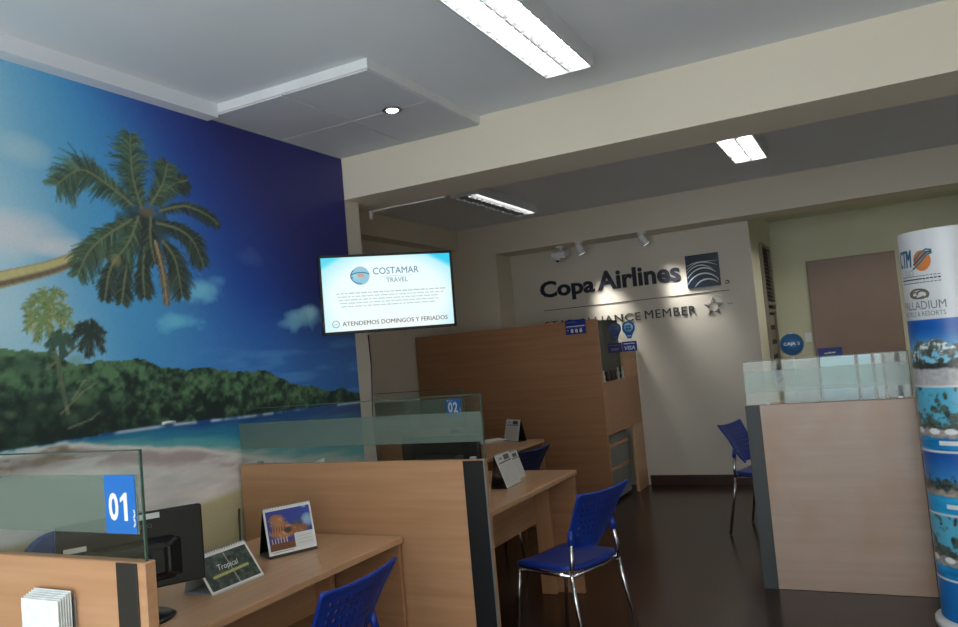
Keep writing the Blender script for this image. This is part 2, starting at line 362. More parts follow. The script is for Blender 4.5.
    def bez(pts, n):
        pts = np.array(pts); m = len(pts); t = np.linspace(0, m - 1, n); out = []
        for q in t:
            i = min(int(q), m - 2); f = q - i; p0 = pts[max(i - 1, 0)]; p1 = pts[i]; p2 = pts[i + 1]; p3 = pts[min(i + 2, m - 1)]
            out.append(.5 * ((2 * p1) + (-p0 + p2) * f + (2 * p0 - 5 * p1 + 4 * p2 - p3) * f * f + (-p0 + 3 * p1 - 3 * p2 + p3) * f ** 3))
        return np.array(out)
    def frond(pts, ln, cols, n=84, droop=.3, w=.0036, spine=(104, 110, 84)):
        q = bez(pts, n)
        for i in range(2, n - 1):
            t = (q[min(i + 1, n - 1)] - q[i - 1]); t /= np.hypot(*t) + 1e-9; nn = np.array([-t[1], t[0]]); f = i / n
            L = ln * (.4 + 1.15 * f) * (1 - .8 * max(0, f - .6) / .4) * rg.uniform(.65, 1.15)
            for sgn in (1, -1):
                d = nn * sgn * .8 + t * .62; d = d + rg.normal(0, .12, 2); e = q[i] + d * L; mid = q[i] + d * L * .5; e = e + np.array([0, -droop * L])
                P.line([tuple(q[i]), tuple(mid), tuple(e)], w, w * .3, np.array(cols[rg.integers(len(cols))]) * rg.uniform(.8, 1.2), .92)
        P.line([tuple(p) for p in q], .006, .002, spine, .9)
    G = [(56, 80, 64), (70, 96, 74), (42, 60, 54), (86, 108, 82), (60, 68, 58)]; D = [(42, 54, 48), (52, 66, 58), (32, 42, 42), (66, 78, 66)]; B = [(98, 84, 66), (84, 74, 58), (120, 104, 80)]
    TR = [(1.3, 1.80), (1.599, 1.899), (1.724, 1.937), (1.942, 2.0), (2.077, 2.054), (2.236, 2.095), (2.381, 2.175)]
    q = bez(TR, 40); P.line([tuple(p) for p in q], .036, .022, (140, 128, 100)); P.line([(p[0], p[1] + .012) for p in q], .018, .008, (172, 164, 116), .8)
    P.line([(p[0], p[1] - .016) for p in q], .01, .006, (92, 82, 70), .8)
    FR = [[(2.39, 2.3), (2.353, 2.447), (2.354, 2.626)], [(2.343, 2.308), (2.226, 2.378), (2.1, 2.423), (1.988, 2.34)], [(2.338, 2.239), (2.227, 2.173), (2.12, 2.085), (2.058, 1.979)], [(2.441, 2.321), (2.517, 2.432), (2.551, 2.531)], [(2.459, 2.338), (2.569, 2.433), (2.662, 2.47)], [(2.49, 2.299), (2.633, 2.34), (2.763, 2.319), (2.848, 2.276)], [(2.468, 2.24), (2.588, 2.225), (2.674, 2.175), (2.73, 2.061)], [(2.495, 2.158), (2.558, 2.078), (2.588, 1.908)], [(2.393, 2.121), (2.377, 2.01), (2.376, 1.901)], [(2.313, 2.114), (2.281, 1.978), (2.258, 1.871)], [(2.266, 2.097), (2.207, 2.001), (2.177, 1.882)], [(2.371, 2.257), (2.315, 2.142), (2.241, 2.055)], [(2.437, 2.265), (2.428, 2.152), (2.445, 2.056)], [(2.453, 2.154), (2.484, 2.017), (2.497, 1.863)]]
    LN = [.11, .105, .085, .10, .06, .045, .075, .08, .06, .055, .05, .07, .06, .032]
    for _ in range(2):
        P.blob(2.39, 2.20, .15, .14, (44, 50, 44), .8, 1, P.noise(20, 20, 3, 71))
        for i in (9, 10, 8, 7, 2, 4, 3, 5, 6, 0, 1, 11, 12): frond(FR[i], LN[i], G if i in (0, 1, 2, 3, 11) else D)
    frond(FR[13], LN[13], B, spine=(150, 130, 100)); P.blob(2.42, 2.285, .05, .03, (120, 98, 78), .7); P.blob(2.24, 2.05, .03, .03, (150, 136, 90), .6)
    # the small palms and scrub at the left
    Y = [(104, 124, 78), (86, 108, 76), (126, 140, 90), (66, 92, 72), (150, 140, 92)]
    def crown(u, v, r, n, cols, seed, a0=0, a1=360, w=.0034):
        g = np.random.default_rng(seed)
        for i in range(n):
            a = R(a0 + (a1 - a0) * (i + g.uniform(0, .6)) / n); L = r * g.uniform(.75, 1.1)
            p1 = (u + L * .55 * math.cos(a), v + L * .55 * math.sin(a) + .1 * r); p2 = (u + L * math.cos(a), v + L * math.sin(a) * .9 - .25 * r)
            frond([(u, v), p1, p2], r * .26, cols, 18, w=w, spine=cols[0])
    P.line([(1.98, 1.42), (1.95, 1.6), (1.915, 1.836)], .009, .006, (92, 96, 76)); crown(1.925, 1.845, .11, 11, Y, 3, w=.0028); crown(1.90, 1.79, .085, 6, Y, 8, w=.0028)
    P.line([(1.90, 1.60), (2.0, 1.66), (2.095, 1.73)], .005, .004, (100, 100, 84)); crown(2.095, 1.735, .082, 12, D, 4)
    P.line([(1.95, 1.55), (1.967, 1.70)], .005, .004, (80, 88, 72)); crown(1.967, 1.705, .06, 10, [(56, 80, 66), (44, 64, 58)], 6)
    for i in range(60):
        u = 1.2 + .9 * rg.random(); v = 1.38 + .28 * rg.random(); r = .02 + .04 * rg.random()
        P.blob(u, v, r, r * .7, [(70, 96, 70), (48, 70, 60), (92, 112, 78)][i % 3], .4, 1)
    for l in ([(1.95, 1.42), (2.05, 1.50), (2.13, 1.54)], [(1.98, 1.36), (2.08, 1.385), (2.12, 1.41)], [(2.0, 1.47), (2.06, 1.545), (2.09, 1.54)]): P.line(l, .004, .002, (128, 122, 104), .7)
    P.C += (RNG.random(P.C.shape[:2])[..., None] - .5) * 5
    o = P.grid('wall_mural', vcol('mural_print', 1.5, .5), lambda U, V: (np.full_like(U, XL + .004), U, V))
    tag(o, 'beach mural print with palms covering the whole side wall', 'mural')
mural()
# ------------------------------------------------------------------ ceiling lights
M_tube = emit('fluorescent_tube', (255, 252, 246), 17)
M_house = mat('lamp_housing', (200, 204, 208), .4)
M_refl = mat('lamp_reflector', (235, 236, 238), .2, .6, var=.01)
def troffer(loc, w, l, label, dead=None, tm=None):
    t = thing('ceiling_light', label, 'light', loc, 0, 'fluorescent ceiling lights')
    h = .085
    mb = MB(); mb.box(-w / 2, w / 2, -l / 2, l / 2, -.012, 0, 0)
    for sx in (-1, 1): mb.box(sx * w / 2 - .006, sx * w / 2 + .006, -l / 2, l / 2, -h, 0, 0)
    for sy in (-1, 1): mb.box(-w / 2, w / 2, sy * l / 2 - .006, sy * l / 2 + .006, -h, 0, 0)
    mb.build('housing', M_house, t)
    rf = MB()
    for sx in (-1, 1):
        for a, b in ((sx * w * .47, sx * w * .30), (sx * .02 * w, sx * w * .2)):
            rf.add([(a, -l / 2 + .01, -h + .004), (a, l / 2 - .01, -h + .004), (b, l / 2 - .01, -.016), (b, -l / 2 + .01, -.016)], [[0, 1, 2, 3]])
    rf.build('reflector', M_refl, t)
    for sx in (-1, 1): MB().tube([(sx * w * .25, -l / 2 + .03, -.045), (sx * w * .25, l / 2 - .03, -.045)], .016, 12).build('lamp_tube', M_house if sx == dead else (tm or M_tube), t)
    n = int(l / .085)
    for i in range(n):
        y = -l / 2 + l * (i + .5) / n; lv = MB()
        lv.box(-w * .47, w * .47, y - .0015, y + .0015, -h + .002, -h + .03)
        lv.build('louvre_slat', mat('louvre_metal', (150, 152, 154), .35, .6), t)
    return t
troffer((-1.155, 2.80, 2.87), .235, 1.2, 'fluorescent ceiling light in front of the big beam')
troffer((-.748, 5.93, 2.94), .25, .98, 'blown-out bright fluorescent ceiling light nearest the alcove', tm=emit('bright_tube', (255, 252, 246), 26))
troffer((-2.965, 6.35, 2.94), .24, 1.28, 'louvred fluorescent ceiling light behind the beam above the screen', -1, emit('dim_tube', (255, 252, 246), 10))
troffer((.1, 8.385, 2.80), .27, .55, 'fluorescent ceiling light in the alcove above the brown door, hidden by the rear beam', tm=emit('alcove_tube', (255, 251, 242), 115))
troffer((.75, 2.3, 2.87), .27, 1.2, 'unseen fluorescent ceiling light that brightens the right of the big beam')  # out of view, added for its light on the right of the beam
def downlight():
    t = thing('downlight', 'small round recessed downlight in the boxed ceiling', 'light', (-2.11, 3.345, 2.816))
    MB().lathe([(.036, 0), (.050, -.002), (.052, -.007), (.042, -.010), (.034, -.005)], n=28).build('ring', mat('dark_chrome', (120, 122, 122), .2, .9), t)
    MB().lathe([(.001, -.012), (.022, -.014), (.030, -.009), (.030, -.004)], n=24).build('lamp', emit('downlight_lamp', (255, 255, 250), 12), t)
downlight()
# trunking and camera and spots on the beams
o = MB().box(-2.98, -2.40, 4.3405, 4.365, 2.548, 2.572, .002).box(-2.995, -2.978, 4.3405, 4.365, 2.50, 2.572, .002).build('cable_trunking', M_white)
tag(o, 'thin white cable trunking along the rear edge of the beam', 'trunking')
cc = thing('security_camera', 'small white security camera under the rear beam above the airline lettering', 'camera', (-2.955, 7.86, 2.613))
MB().box(-.04, .04, -.05, .05, -.02, 0, .004).box(-.012, .012, -.012, .012, -.05, -.015).build('mount', M_white, cc)
b = MB(); b.T = Matrix.Rotation(R(14), 4, 'X'); b.box(-.085, .07, -.12, .08, -.115, -.045, .012, 0, 2); b.build('body', M_white, cc)
MB().lathe([(.032, .0), (.036, -.035), (.022, -.06), (.01, -.066)], (-.02, -.07, -.10), 18).build('lens_dome', M_white, cc)
MB().lathe([(.02, 0), (.018, -.014), (.004, -.018)], (-.02, -.075, -.158), 16).build('lens', M_blackp, cc)
def wallspot(x, z, tx, tz, label, pw, yy=7.80):
    t = thing('spotlight', label, 'spotlight', (x, 7.73, 2.613), 0, 'spotlights aimed at the lettering')
    MB().lathe([(.045, 0), (.045, -.018), (.012, -.022), (.01, -.05)], n=18).build('mount', M_white, t)
    d = Vector((tx - x, 8.07 - 7.73, tz - 2.545)).normalized(); p = Vector((0, 0, -.068))
    MB().tube([p - d * .05, p - d * .04, p + d * .06], [.02, .034, .042], 16, cap=True).build('lamp_head', M_white, t)
    MB().tube([p + d * .0605, p + d * .064], .034, 16).build('lens', emit('spot_lens', (255, 255, 250), 2), t)
    l = bpy.data.lights.new('spot', 'SPOT'); l.energy = pw; l.spot_size = R(42); l.spot_blend = 1; l.shadow_soft_size = .08; l.color = (1, .97, .92)
    lo = bpy.data.objects.new('spot_lamp', l); COL.objects.link(lo); lo.parent = t; lo.location = p + d * .075; lo.rotation_euler = d.to_track_quat('-Z', 'Y').to_euler()
wallspot(-2.70, 2.6, -2.49, 1.74, 'white spotlight beside the security camera, aimed at the lettering', 52)
wallspot(-2.02, 2.6, -1.70, 1.90, 'white spotlight on the rear beam above the last letters', 46)
# ------------------------------------------------------------------ wall lettering
def sign():
    WY = 8.07
    M_let = mat('navy_letters', (14, 20, 40), .55)
    M_sil = mat('silver_letters', (190, 192, 196), .25, .7, var=.02)
    M_gre = mat('grey_letters', (56, 56, 56), .4)
    o = (-2.3, WY - .001, 1.95)
    t = thing('wall_sign', 'dark raised airline name with square globe emblem on the cream wall', 'sign', o)
    m = MB(); m.text('Copa', -3.325 - o[0], 2.035 - o[2], .645, .24, 0, .012, .03); m.text('Airlines', -2.648 - o[0], 2.095 - o[2], .90, .21, 0, .012, .03); m.build('lettering', M_let, t)
    e = MB(); x0, x1, z0, z1 = -1.683 - o[0], -1.352 - o[0], 2.005 - o[2], 2.343 - o[2]
    e.box(x0, x1, -.022, 0, z0, z1, .002, 0)
    W = x1 - x0; H = z1 - z0
    def arc(pts, wd):
        P = []; n = 18; p = [Vector((x0 + W * a, 0, z0 + H * b)) for a, b in pts]
        for i in range(n + 1):
            s = i / n; q = (1 - s) ** 3 * p[0] + 3 * s * (1 - s) ** 2 * p[1] + 3 * s * s * (1 - s) * p[2] + s ** 3 * p[3]; P.append(q)
        vs = []; fs = []
        for i, q in enumerate(P):
            tn = (P[min(i + 1, n)] - P[max(i - 1, 0)]).normalized(); nn = Vector((-tn.z, 0, tn.x)); k = wd * (.3 + math.sin(math.pi * i / n)) * .5
            vs += [(q.x + nn.x * k, -.0235, q.z + nn.z * k), (q.x - nn.x * k, -.0235, q.z - nn.z * k)]
        for i in range(n): fs.append([2 * i, 2 * i + 1, 2 * i + 3, 2 * i + 2])
        e.add(vs, fs, 1)
    for pts, wd in (([(.22, .02), (.4, .26), (.7, .3), (.93, .1)], .012), ([(.02, .12), (.25, .5), (.75, .5), (.96, .16)], .012), ([(.02, .3), (.3, .68), (.7, .62), (.9, .4)], .011),
                    ([(.02, .45), (.3, .78), (.6, .68), (.8, .52)], .009), ([(.02, .55), (.3, .84), (.6, .78), (.95, .62)], .008), ([(.02, .66), (.3, .84), (.6, .74), (.97, .76)], .006)): arc(pts, wd)
    e.build('emblem', [mat('emblem_navy', (14, 34, 58), .3), mat('emblem_white', (214, 222, 222), .4)], t)
    r = MB(); r.lathe([(.02, 0), (.02, -.012)], (-1.291 - o[0], 0, 2.03 - o[2]), 20, 0, 'Y'); r.text('R', -1.30 - o[0], 2.02 - o[2], None, .02, -.013, 0, .02, 1); r.build('registered_mark', [M_gre, M_sil], t)
    MB().box(-3.30 - o[0], -1.277 - o[0], -.006, 0, 1.943 - o[2], 1.950 - o[2]).build('rule_line', M_gre, t)
    o = (-2.3, WY - .001, 1.74)
    t = thing('wall_sign', 'thin grey alliance membership lettering with a silver five-point star below the line', 'sign', o)
    m = MB(); m.text('STAR ALLIANCE', -3.30 - o[0], 1.735 - o[2], 1.09, .085, 0, .012, 0, spacing=1.1); m.text('MEMBER', -2.16 - o[0], 1.738 - o[2], .535, .09, 0, .012, 0, spacing=1.1); m.build('lettering', M_gre, t)
    s = MB(); cx, cz = -1.447 - o[0], 1.795 - o[2]
    for k in range(5):
        a = R(90 + 72 * k); a2 = a - R(36); a0 = a + R(36)
        tip = (cx + .105 * math.cos(a), -.004, cz + .105 * math.sin(a)); l = (cx + .05 * math.cos(a0), -.004, cz + .05 * math.sin(a0)); rr = (cx + .05 * math.cos(a2), -.004, cz + .05 * math.sin(a2)); c = (cx + .052 * math.cos(a - .12), -.028, cz + .052 * math.sin(a - .12))
        b1 = (l[0], 0, l[2]); s.add([tip, l, rr, c], [[0, 1, 3], [1, 2, 3], [2, 0, 3], [0, 2, 1]])
    s.build('star_emblem', M_sil, t)
    MB().text('TM', -1.315 - o[0], 1.80 - o[2], .05, .018, 0, .003).build('trademark', M_gre, t)
sign()
# ------------------------------------------------------------------ alcove: door, louvred window, switch
d = struct(MB().box(-.664, .26, 9.815, 9.856, .004, 2.274, .003).build('door_1', mat('brown_door', (128, 106, 92), .45, var=.05, scale=3)))
MB().lathe([(.026, 0), (.026, -.012), (.012, -.016), (.012, -.045), (.03, -.055), (.03, -.085), (.004, -.09)], (.19, 9.815, 1.0), 18, 0, 'Y').build('door_knob', M_chrome, d)
o = MB().box(-.64, -.382, 9.808, 9.8145, 1.06, 1.247, .001, 0).box(-.575, -.535, 9.8072, 9.808, 1.175, 1.19, 0, 1).box(-.53, -.50, 9.8072, 9.808, 1.178, 1.196, 0, 1).box(-.495, -.455, 9.8072, 9.808, 1.18, 1.195, 0, 1).box(-.60, -.42, 9.8072, 9.808, 1.13, 1.137, 0, 1).box(-.60, -.42, 9.8072, 9.808, 1.10, 1.107, 0, 1).build('door_sign', [M_navy, M_paper])
tag(o, 'small navy notice plate fixed on the brown door', 'sign')
o = MB().box(-.765, -.69, 9.846, 9.859, 1.33, 1.44, .003).box(-.74, -.715, 9.838, 9.847, 1.365, 1.405, .002).build('light_switch', M_white)
tag(o, 'white light switch on the pale green wall beside the brown door', 'switch')
def louvre():
    y0, y1, z0, z1 = 8.70, 9.38, .95, 2.43; X = -1.03
    w = MB()
    for y in (y0, y1): w.box(X - .004, X + .03, y - .02, y + .02, z0, z1)
    for z in (z0, 1.72, 1.80, z1): w.box(X - .004, X + .03, y0, y1, z - .02, z + .02)
    o = struct(w.build('window_2', mat('window_frame_grey', (120, 112, 98), .5)))
    MB().box(X - .003, X + .002, y0, y1, z0, z1).build('backing', mat('dark_opening', (26, 26, 26), .6), o)
    for i in range(13):
        z = 1.86 + i * .043; m = MB(); m.T = Matrix.Translation((X + .014, 0, z)) @ Matrix.Rotation(R(40), 4, 'Y'); m.box(-.02, .02, y0 + .02, y1 - .02, -.002, .002); m.build('louvre_slat', mat('slat_dark', (46, 48, 52), .3), o)
    for i, z in enumerate((1.08, 1.24, 1.40, 1.56)):
        MB().box(X + .004, X + .012, y0 + .05 + .05 * (i % 2), y1 - .08, z, z + .11, .002).build('glass_pane', mat('window_brown_%d' % (i % 2), ((74, 60, 48), (104, 94, 80))[i % 2], .3), o)
louvre()
# ------------------------------------------------------------------ desk partitions and counter front
def squiggle(mb, x, z, w, y, mi):
    mb.lathe([(.0001, 0), (w * .10, 0), (w * .10, -.0004), (.0001, -.0004)], (x + w * .1, y, z + w * .06), 14, mi, 'Y'); mb.text('costamar', x + w * .23, z, w * .75, w * .14, y - .0003, 0, .0, mi, .2)
def partition(name, label, x0, x1, y, ztop, strip, num=None, th=.035, gx0=None, gx1=None, mwood=None, gtop=1.345, b0=1.147, b1=1.272, strip_m=None, trim=True, frost=None):
    t = thing(name, label, 'partition', ((x0 + x1) / 2, y + th / 2, 0)); o = t.location
    MB().box(x0, x1, y, y + th, 0, ztop, .003).build('board', mwood or M_wood, t, o)
    MB().box(strip[0], strip[1], y - .004, y - .0002, .0, ztop - .002, .001).build('end_strip', strip_m or M_black, t, o)
    if trim: MB().box(x1 + .0002, x1 + .005, y - .005, y + .008, 0, ztop + .004, .001).build('edge_trim', M_alu, t, o)
    gx0 = gx0 if gx0 is not None else x0; gx1 = gx1 if gx1 is not None else x1
    ym = y + th / 2
    g = MB().box(gx0, gx1, ym - .003, ym + .003, ztop, gtop).build('glass_pane', M_glass, t, o)
    MB().box(gx1 - .0035, gx1 + .0005, ym - .0035, ym + .0035, ztop, gtop + .0005).box(gx0, gx1, ym - .0035, ym + .0035, gtop - .003, gtop + .0005).build('polished_edge', mat('glass_edge', (60, 84, 76), .2), g)
    gf = gx1 - .015 if num else gx1 - .004
    MB().box(gx0, gf, ym - .0045, ym - .0032, b0, b1).build('frosted_band', frost or M_frost, g)
    for ch in g.children: ch.data.transform(Matrix.Translation(-o))
    if num:
        s = MB(); a = gx1 - .135; b = gx1 - .022; H = b1 - b0
        s.box(a, b, ym - .0062, ym - .0047, b0, b1, 0, 0); s.text('0', a + .014, b0 + .032, .036, .07, ym - .0066, 0, .03, 1)
        if num == '01': s.add([(a + x, ym - .0066, b0 + z) for x, z in ((.070, .032), (.083, .032), (.083, .102), (.074, .102), (.057, .088), (.057, .077), (.070, .085))], [[0, 1, 2, 3, 6], [3, 4, 5, 6]], 1)
        else: s.text('2', a + .055, b0 + .032, .034, .07, ym - .0066, 0, .03, 1); squiggle(s, a + .008, b1 - .017, .048, ym - .0066, 1)
        for k in range(4): s.tube([(b - .008 + .004 * (k % 2), ym - .0066, b0 + .018 + .011 * k), (b - .003 - .004 * (k % 2), ym - .0066, b0 + .027 + .011 * k)], .0022, 6, 1)
        so = s.build('number_sign', [M_bluev, M_paper], g); so.data.transform(Matrix.Translation(-o))
    # stand-off clips under the glass
    for x in ((gx0 + .12,) if num == '01' else (gx0 + .12, gx1 - .06)): MB().box(x - .013, x + .013, ym - .010, ym + .010, ztop + .0002, ztop + .012, .002).build('glass_clip', M_alu, t, o)
    return t
partition('desk_partition', 'nearest wooden desk partition with glass screen numbered 01', -2.86, -1.635, 1.30, 1.072, (-1.735, -1.66), '01', gx1=-1.645, trim=False, b0=1.138, b1=1.284)
partition('desk_partition', 'wooden desk partition with black end strip and plain frosted glass', -2.86, -1.503, 2.86, 1.072, (-1.60, -1.504), None, gx1=-1.499)
partition('desk_partition', 'far desk partition with glass screen numbered 02 behind the frosted one', -3.70, -2.53, 4.56, 1.03, (-2.63, -2.55), '02', gx1=-2.515, gtop=1.30, b0=1.107, b1=1.232)
cf = partition('service_counter', 'service counter with worn pale wood front and frosted glass band', -.744, .143, 4.81, 1.07, (-.744, -.662), None, gx0=-.735, gx1=.135, mwood=M_worn, gtop=1.328, b0=1.142, b1=1.268, strip_m=M_dgrey, trim=False, frost=M_frost_lit)
cf['category'] = 'counter'
MB().box(-.70, .13, 4.85, 5.42, 1.0, 1.03, .003).build('worktop', M_woodz, cf, cf.location)
MB().box(-.70, -.67, 4.85, 5.40, 0, .999, .002).build('side_panel', M_woodz, cf, cf.location)
MB().box(.10, .13, 4.85, 5.40, 0, .999, .002).build('side_panel', M_woodz, cf, cf.location)
# ------------------------------------------------------------------ desks
def desk(label, x0, x1, y0, y1, leg_x, mod_z, leg_y, group=None):
    t = thing('desk', label, 'desk', ((x0 + x1) / 2, (y0 + y1) / 2, 0)); o = t.location
    MB().box(x0, x1, y0, y1, .722, .75, .004, 0, 2).build('desktop', M_woody, t, o)
    MB().box(leg_x[0], leg_x[0] + .018, y0 + .02, y1 - .03, mod_z, .7215, .002).build('modesty_panel', M_woody, t, o)
    MB().box(leg_x[0] + .0185, leg_x[1], leg_y - .03, leg_y, 0, .7215, .002).build('leg', M_woodz, t, o)
    MB().box(leg_x[0] + .0185, x1 - .012, y1 - .022, y1 - .002, 0, .7215, .002).build('end_panel', M_wood_shade, t, o)
    MB().box(leg_x[0] + .0185, x1 - .25, y0 + .01, y0 + .03, 0, .7215, .002).build('end_panel', M_wood_shade, t, o)
    MB().box(x0 + .02, x0 + .05, y0 + .03, y0 + .09, 0, .7215, .002).build('leg', M_woodz, t, o)
    MB().box(x0 + .02, x0 + .05, y1 - .09, y1 - .03, 0, .7215, .002).build('leg', M_woodz, t, o)
    return t
desk('nearest wooden desk, between the 01 partition and the next', -2.66, -1.925, 1.345, 2.85, (-2.385, -2.275), .42, 2.80)
desk('second wooden desk, behind the black-edged partition, with a white calendar', -2.52, -1.738, 2.91, 4.535, (-2.03, -1.914), .43, 4.49)
desk('far wooden desk behind the 02 glass screen, against the tall booth', -3.5, -2.625, 4.61, 6.15, (-2.95, -2.84), .42, 6.10)
# ------------------------------------------------------------------ tall cashier booth
def booth():
    x = -2.293; o = Vector((-3.3, 7.4, 0))
    t = thing('cashier_booth', 'tall wooden cashier booth with side window in the back room', 'booth', o)
    MB().box(-4.28, x, 6.86, 6.89, 0, 1.755, .003).build('front_panel', M_wood_shade, t, o)
    MB().box(x - .03, x, 6.892, 8.045, .668, 1.158, .002).build('side_apron', M_wood_shade, t, o)
    MB().box(x - .03, x, 7.70, 8.045, 0, .667, .002).build('leg_panel', M_woody, t, o)
    MB().box(x - .03, x, 7.56, 8.045, 1.159, 1.50, .002).build('corner_post', M_woodz, t, o)
    MB().box(-4.28, x - .031, 7.2, 8.04, .70, .725, .002).build('inner_worktop', M_wood_shade, t, o)
    c = MB().box(-2.75, -2.36, 6.92, 7.66, .03, .64, .004).build('drawer_unit', mat('grey_steel', (112, 116, 114), .45), t, o)
    for z in (.535, .318): 
        q = MB().box(-2.362, -2.345, 6.92, 7.66, z - .014, z + .014, .002).build('drawer_rail', M_wood_shade, c); q.data.transform(Matrix.Translation(-o))
    p = MB().box(x - .0295, x - .0255, 6.892, 7.558, 1.1595, 1.742).build('side_window', M_tint, t, o)
    f = MB().box(x, -1.945, 6.925, 6.931, 1.36, 1.742).build('glass_return', M_glass, t, o)
    def st(name, s, ms):
        q = s.build(name, ms, f); q.data.transform(Matrix.Translation(-o)); return q
    for cx, rim, c2 in ((-2.150, (40, 62, 118), (84, 100, 120)), (-2.020, (24, 92, 176), (150, 205, 220))):
        s = MB(); y = 6.9245; r = .062; z = 1.642
        pts = [(cx + r * math.cos(R(a)), z + r * math.sin(R(a))) for a in range(-50, 231, 14)] + [(cx - .018, z - .098), (cx + .018, z - .098)]
        s.prism(pts, y - .001, y, 0); s.lathe([(.0001, 0), (.043, 0), (.043, -.0015), (.0001, -.0015)], (cx, y - .001, z + .004), 22, 1, 'Y')
        for dx in (-1, 1):
            for dz in (-1, 1): s.box(cx + dx * .013 - .0105, cx + dx * .013 + .0105, y - .0032, y - .0026, z + .004 + dz * .012 - .0095, z + .004 + dz * .012 + .0095, 0, 0)
        s.box(cx - .02, cx + .02, y - .0018, y - .0012, z - .078, z - .07, 0, 1)
        st('round_sticker', s, [mat('sticker_rim_%d' % rim[2], rim, .4), mat('sticker_face_%d' % c2[2], c2, .4)])
    s = MB(); s.box(-2.232, -2.098, 6.9235, 6.9245, 1.425, 1.515, 0, 0).box(-2.215, -2.115, 6.9228, 6.9235, 1.49, 1.497, 0, 1).box(-2.205, -2.125, 6.9228, 6.9235, 1.445, 1.468, 0, 1)
    st('card_sticker', s, [mat('card_navy', (30, 34, 84), .4), mat('card_mark', (84, 90, 140), .4)])
    s = MB(); s.box(-2.095, -1.957, 6.9235, 6.9245, 1.428, 1.518, 0, 0).text('VISA', -2.075, 1.441, .10, .036, 6.9228, 0, .02, 1, .2).box(-2.078, -1.975, 6.9228, 6.9235, 1.494, 1.502, 0, 1)
    st('card_sticker', s, [M_navy, mat('card_white', (190, 205, 225), .4)])
    s = MB(); s.box(-2.605, -2.405, 6.855, 6.8595, 1.63, 1.765, 0, 0)
    s.box(-2.59, -2.49, 6.854, 6.855, 1.738, 1.745, 0, 2).box(-2.595, -2.415, 6.854, 6.855, 1.70, 1.708, 0, 1).box(-2.595, -2.43, 6.854, 6.855, 1.688, 1.693, 0, 2)
    for k in range(3): s.text('8', -2.555 + k * .043, 1.642, .028, .038, 6.8535, 0, .05, 1)
    s.box(-2.59, -2.575, 6.854, 6.855, 1.665, 1.672, 0, 1)
    q = s.build('notice', [M_navy, M_paper, mat('notice_line', (90, 110, 190), .4)], t, o)
    # little souvenirs on the ledge
    cs = [('white', (205, 205, 200)), ('brown', (84, 54, 44)), ('black', (38, 38, 40)), ('grey', (150, 152, 150)), ('pale', (180, 178, 170))]
    for i, (n, c) in enumerate(cs):
        y = 6.935 + i * .15; s = MB(); h = (.11, .10, .10, .12, .12)[i]
        s.lathe([(.0145, 0), (.0155, .006), (.011, h * .25), (.0155, h * .5), (.009, h * .68), (.006, h * .72), (.010, h * .85), (.007, h * .97), (.001, h)], (0, 0, 0), 14)
        q = s.build('figurine', mat('figurine_' + n, c, .4)); q.location = (x - .0, y, 1.1584); q.location.x = x + .0 - .002 - .0
        q.location.x = -2.3025
        tag(q, {'white': 'small white figurine at the near end of the booth ledge', 'brown': 'small brown figurine on the booth ledge beside the white one', 'black': 'small black figurine in the middle of the booth ledge', 'grey': 'small grey figurine between the black and pale ones on the booth ledge', 'pale': 'small pale figurine at the far end of the booth ledge'}[n], 'figurine', 'figurines on the booth ledge')
booth()
